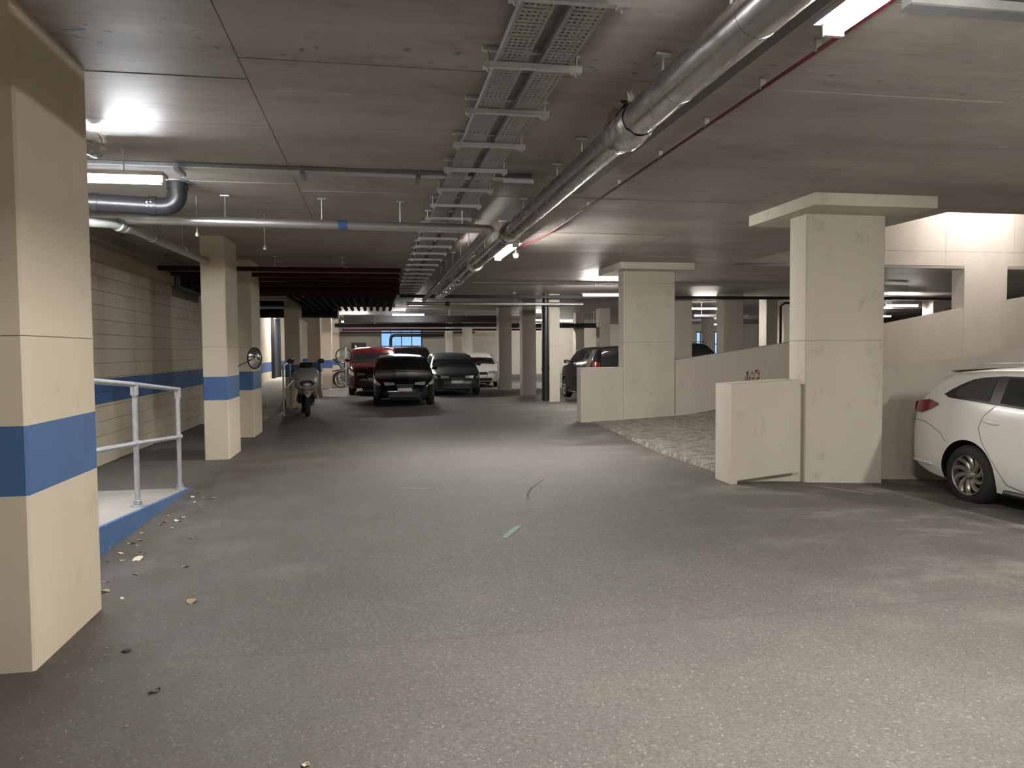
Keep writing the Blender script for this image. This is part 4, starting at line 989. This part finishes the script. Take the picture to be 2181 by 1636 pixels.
# ================================================================== BICYCLES
def bicycle(label, loc, rz, upright, frame):
    t = thing('bicycle', label, 'bicycle', loc, rz, None)
    T = Matrix.Rotation(radians(82) if upright else 0, 4, 'X')
    # local: rear wheel at the origin, bike points to +y before tilting
    off = Vector((0, 0, .357))
    def X(p): return tuple((T @ Vector(p)) + off)
    def part(m, name, mat, par=t): m.v = [X(v) for v in m.v]; return m.build(name, mat, par, 40, True)
    def wheel(y):
        m = MB(); m.tube([(0, y+.33*cos(2*pi*j/32), .33*sin(2*pi*j/32)) for j in range(32)], .027, 8, closed=True); o = part(m, 'wheel', 'rubber')
        m = MB(); m.tube([(0, y+.305*cos(2*pi*j/32), .305*sin(2*pi*j/32)) for j in range(32)], .01, 6, closed=True); m.tube([(-.04, y, 0), (.04, y, 0)], .02, 8)
        for j in range(16): a = 2*pi*j/16; m.tube([((-1)**j*.03, y, 0), (0, y+.30*cos(a), .30*sin(a))], .0016, 3)
        part(m, 'rim', 'galv', o)
    wheel(0); wheel(1.03)
    bb, st_, hd, hd2 = (0, .43, -.04), (0, .25, .50), (0, .80, .50), (0, .83, .38)
    m = MB()
    for a, b in ((bb, st_), (st_, hd), (bb, hd2), (hd, hd2)): m.tube([a, b], .026, 8)
    for s in (-.05, .05): m.tube([(s, 0, 0), (s*.5, bb[1], bb[2])], .009, 6); m.tube([(s, 0, 0), (s*.4, st_[1], st_[2])], .008, 6); m.tube([(s, 1.03, 0), (s, .86, .30)], .011, 6)
    m.tube([(-.05, .86, .30), (.05, .86, .30)], .014, 6); part(m, 'frame', frame)
    m = MB(); m.tube([(0, .8, .5), (0, .78, .60), (0, .86, .64)], .013, 8); m.tube([(-.30, .80, .66), (-.15, .85, .64), (.15, .85, .64), (.30, .80, .66)], .012, 8); part(m, 'handlebar', 'black')
    m = MB(); m.tube([st_, (0, .21, .62)], .013, 8)
    m.grid([[(w_*c_, y, .64+dz) for c_ in (-1, -.5, 0, .5, 1)] for y, w_, dz in ((.06, .06, 0), (.12, .075, .015), (.22, .045, .012), (.34, .015, 0))]); part(m, 'saddle', 'seat')
    m = MB(); m.lathe([(.03, -.004), (.09, -.004), (.09, .004), (.03, .004)], 20, 'x', (.03, .43, -.04)); m.tube([(.05, .43, -.04), (.05, .56, -.14), (.12, .56, -.14)], .01, 6); m.tube([(-.05, .43, -.04), (-.05, .30, .06), (-.12, .30, .06)], .01, 6); part(m, 'crankset', 'galv_dark')
    return t
bicycle('black bicycle stood upright beside the lit far column', (-1.52, 34.05, .0), radians(-80), True, 'black')
bicycle('black bicycle parked low in front of the upright one', (-1.42, 33.2, .0), radians(-84), False, 'black')
bicycle('dark bicycle second from the front in the stands', (-1.40, 34.9, .0), radians(-80), False, 'dark_car')
bicycle('dark upright bicycle in the middle of the stands', (-.98, 35.6, .0), radians(-86), True, 'black')
bicycle('black bicycle low at the back of the stands', (-1.42, 36.5, .0), radians(-82), False, 'black')
bicycle('dark upright bicycle farthest back in the stands', (-.6, 37.4, .0), radians(-84), True, 'black')
for i, (x, y, h_) in enumerate(((-1.22, 32.5, 1.72), (-.66, 32.4, 1.70), (-.30, 32.3, 1.42), (-.25, 39.4, 1.7))):
    b = thing('bike_post', 'upright silver post %s' % ['between the bicycles', 'left of the red off-roader', 'shorter, touching the red off-roader', 'thin, farthest back by the dark door'][i], 'post', (x, y, 0))
    m = MB(); m.tube([(x, y, 0), (x, y, h_)], .04, 12); m.build('tube', 'galv_rail', b, 40)
    m = MB(); m.lathe([(.0005, h_+.02), (.03, h_+.015), (.042, h_), (.042, h_-.02)], 12, 'z', (x, y, 0)); m.build('cap', 'galv_rail', b, 40)
    m = MB(); m.box(x-.09, x+.09, y-.09, y+.09, 0, .012); m.build('base_plate', 'galv_rail', b)
t = thing('bike_channel', 'low steel wheel channel on the floor in front of the bicycles', 'bike rack', (-1.2, 31.85, 0))
for y in (31.6, 31.85, 32.1):
    m = MB(); m.box(-1.9, -.55, y, y+.05, .0, .02); m.build('rail', 'galv_rail', t)

# ================================================================== FLOOR MARKS AND LITTER
def strip(name, pts, wd, mat, label, cat, z=.003):
    pts = [Vector((x, y, fz(x, y)+z)) for x, y in pts]; rows = []
    for i, p in enumerate(pts):
        d = (pts[min(i+1, len(pts)-1)]-pts[max(i-1, 0)]).normalized(); nrm = Vector((-d.y, d.x, 0)); ww = wd[i] if isinstance(wd, list) else wd
        rows.append([p-nrm*ww/2, p+nrm*ww/2])
    m = MB(); m.grid(rows); o = m.build(name, mat); recenter(o); return tag(o, label, cat)
strip('paint_mark', [(1.03, 6.06), (1.08, 6.18), (1.15, 6.32), (1.23, 6.46)], [.045, .06, .06, .05], 'chalk_green', 'short pale green spray mark on the asphalt', 'floor mark')
strip('paint_mark', [(.27, 8.55), (.42, 8.5), (.57, 8.45)], .018, 'chalk', 'thin short white line on the asphalt', 'floor mark')
strip('tyre_mark', [(1.53, 7.56), (1.60, 7.9), (1.72, 8.25), (1.97, 8.75)], [.015, .028, .03, .015], 'skid', 'short curved dark tyre mark on the asphalt', 'floor mark')
strip('paint_mark', [(4.95, 7.72), (5.12, 7.5), (5.3, 7.26)], [.05, .05, .05], 'chalk', 'worn pale bay line at the foot of the big pier', 'floor mark')
random.seed(11)
def leaf_mesh(i):
    L_ = 1.; n = 6; rows = []
    for k in range(n+1):
        f = k/n; w_ = .30*sin(pi*f)**.8+.01; up = .18*sin(pi*f*1.3+i); rows.append([(-w_, f-.5, up+.10), (0, f-.5, up), (w_, f-.5, up+.12)])
    m = MB(); m.grid(rows); return m.mesh('dry_leaf', ['leaf', 'leaf2', 'leaf3'][i % 3])
LM = [leaf_mesh(i) for i in range(6)]
def leaf(x, y, s, i, label, group=None):
    o = bpy.data.objects.new('dry_leaf', LM[i]); C.objects.link(o); o.location = (x, y, fz(x, y)+.003); o.scale = (s, s, s*.5); o.rotation_euler = (0, 0, random.uniform(0, 6.28)); tag(o, label, 'leaf', group)
leaf(-1.78, 6.0, .11, 1, 'largest pale dry leaf lying near the blue kerb')
leaf(-1.30, 4.15, .07, 5, 'small dark dead leaf beside the near column')
leaf(-1.02, 3.62, .07, 2, 'dark dead leaf right of the near column base')
leaf(-.28, 2.85, .05, 4, 'pale scrap lying in the lower left foreground')
leaf(-1.15, 4.9, .09, 0, 'brown curled leaf just past the near column')
for k in range(44):
    y = random.uniform(5.0, 8.9); x = -2.02+abs(random.gauss(0, .22)); leaf(x, y, random.uniform(.03, .075), random.choice((0, 0, 1, 3, 3, 4)), 'small dry leaf fragment along the blue kerb', 'leaf litter along the kerb')
m = MB()
for k in range(620):
    if k < 430: x = -1.6+abs(random.gauss(0, .55)); y = random.uniform(2.6, 8.5)
    elif k < 520: x = random.uniform(3.2, 6.0); y = random.uniform(5.0, 7.9)
    else: x = random.uniform(-1.2, 4.5); y = random.uniform(2.2, 8)
    a = random.uniform(0, 6.28); l = random.uniform(.003, .012); w_ = random.uniform(.001, .0028); z = fz(x, y); c_, s_ = cos(a), sin(a)
    m.add([(x-c_*l-s_*w_, y-s_*l+c_*w_, z+.002), (x+c_*l-s_*w_, y+s_*l+c_*w_, z+.004), (x+c_*l+s_*w_, y+s_*l-c_*w_, z+.002), (x-c_*l+s_*w_, y-s_*l-c_*w_, z+.004)], [(0,1,2,3)])
gr = m.build('floor_grit', 'leaf'); gr['kind'] = 'stuff'; tag(gr, 'fine pale grit and plant scraps scattered over the asphalt', 'litter')
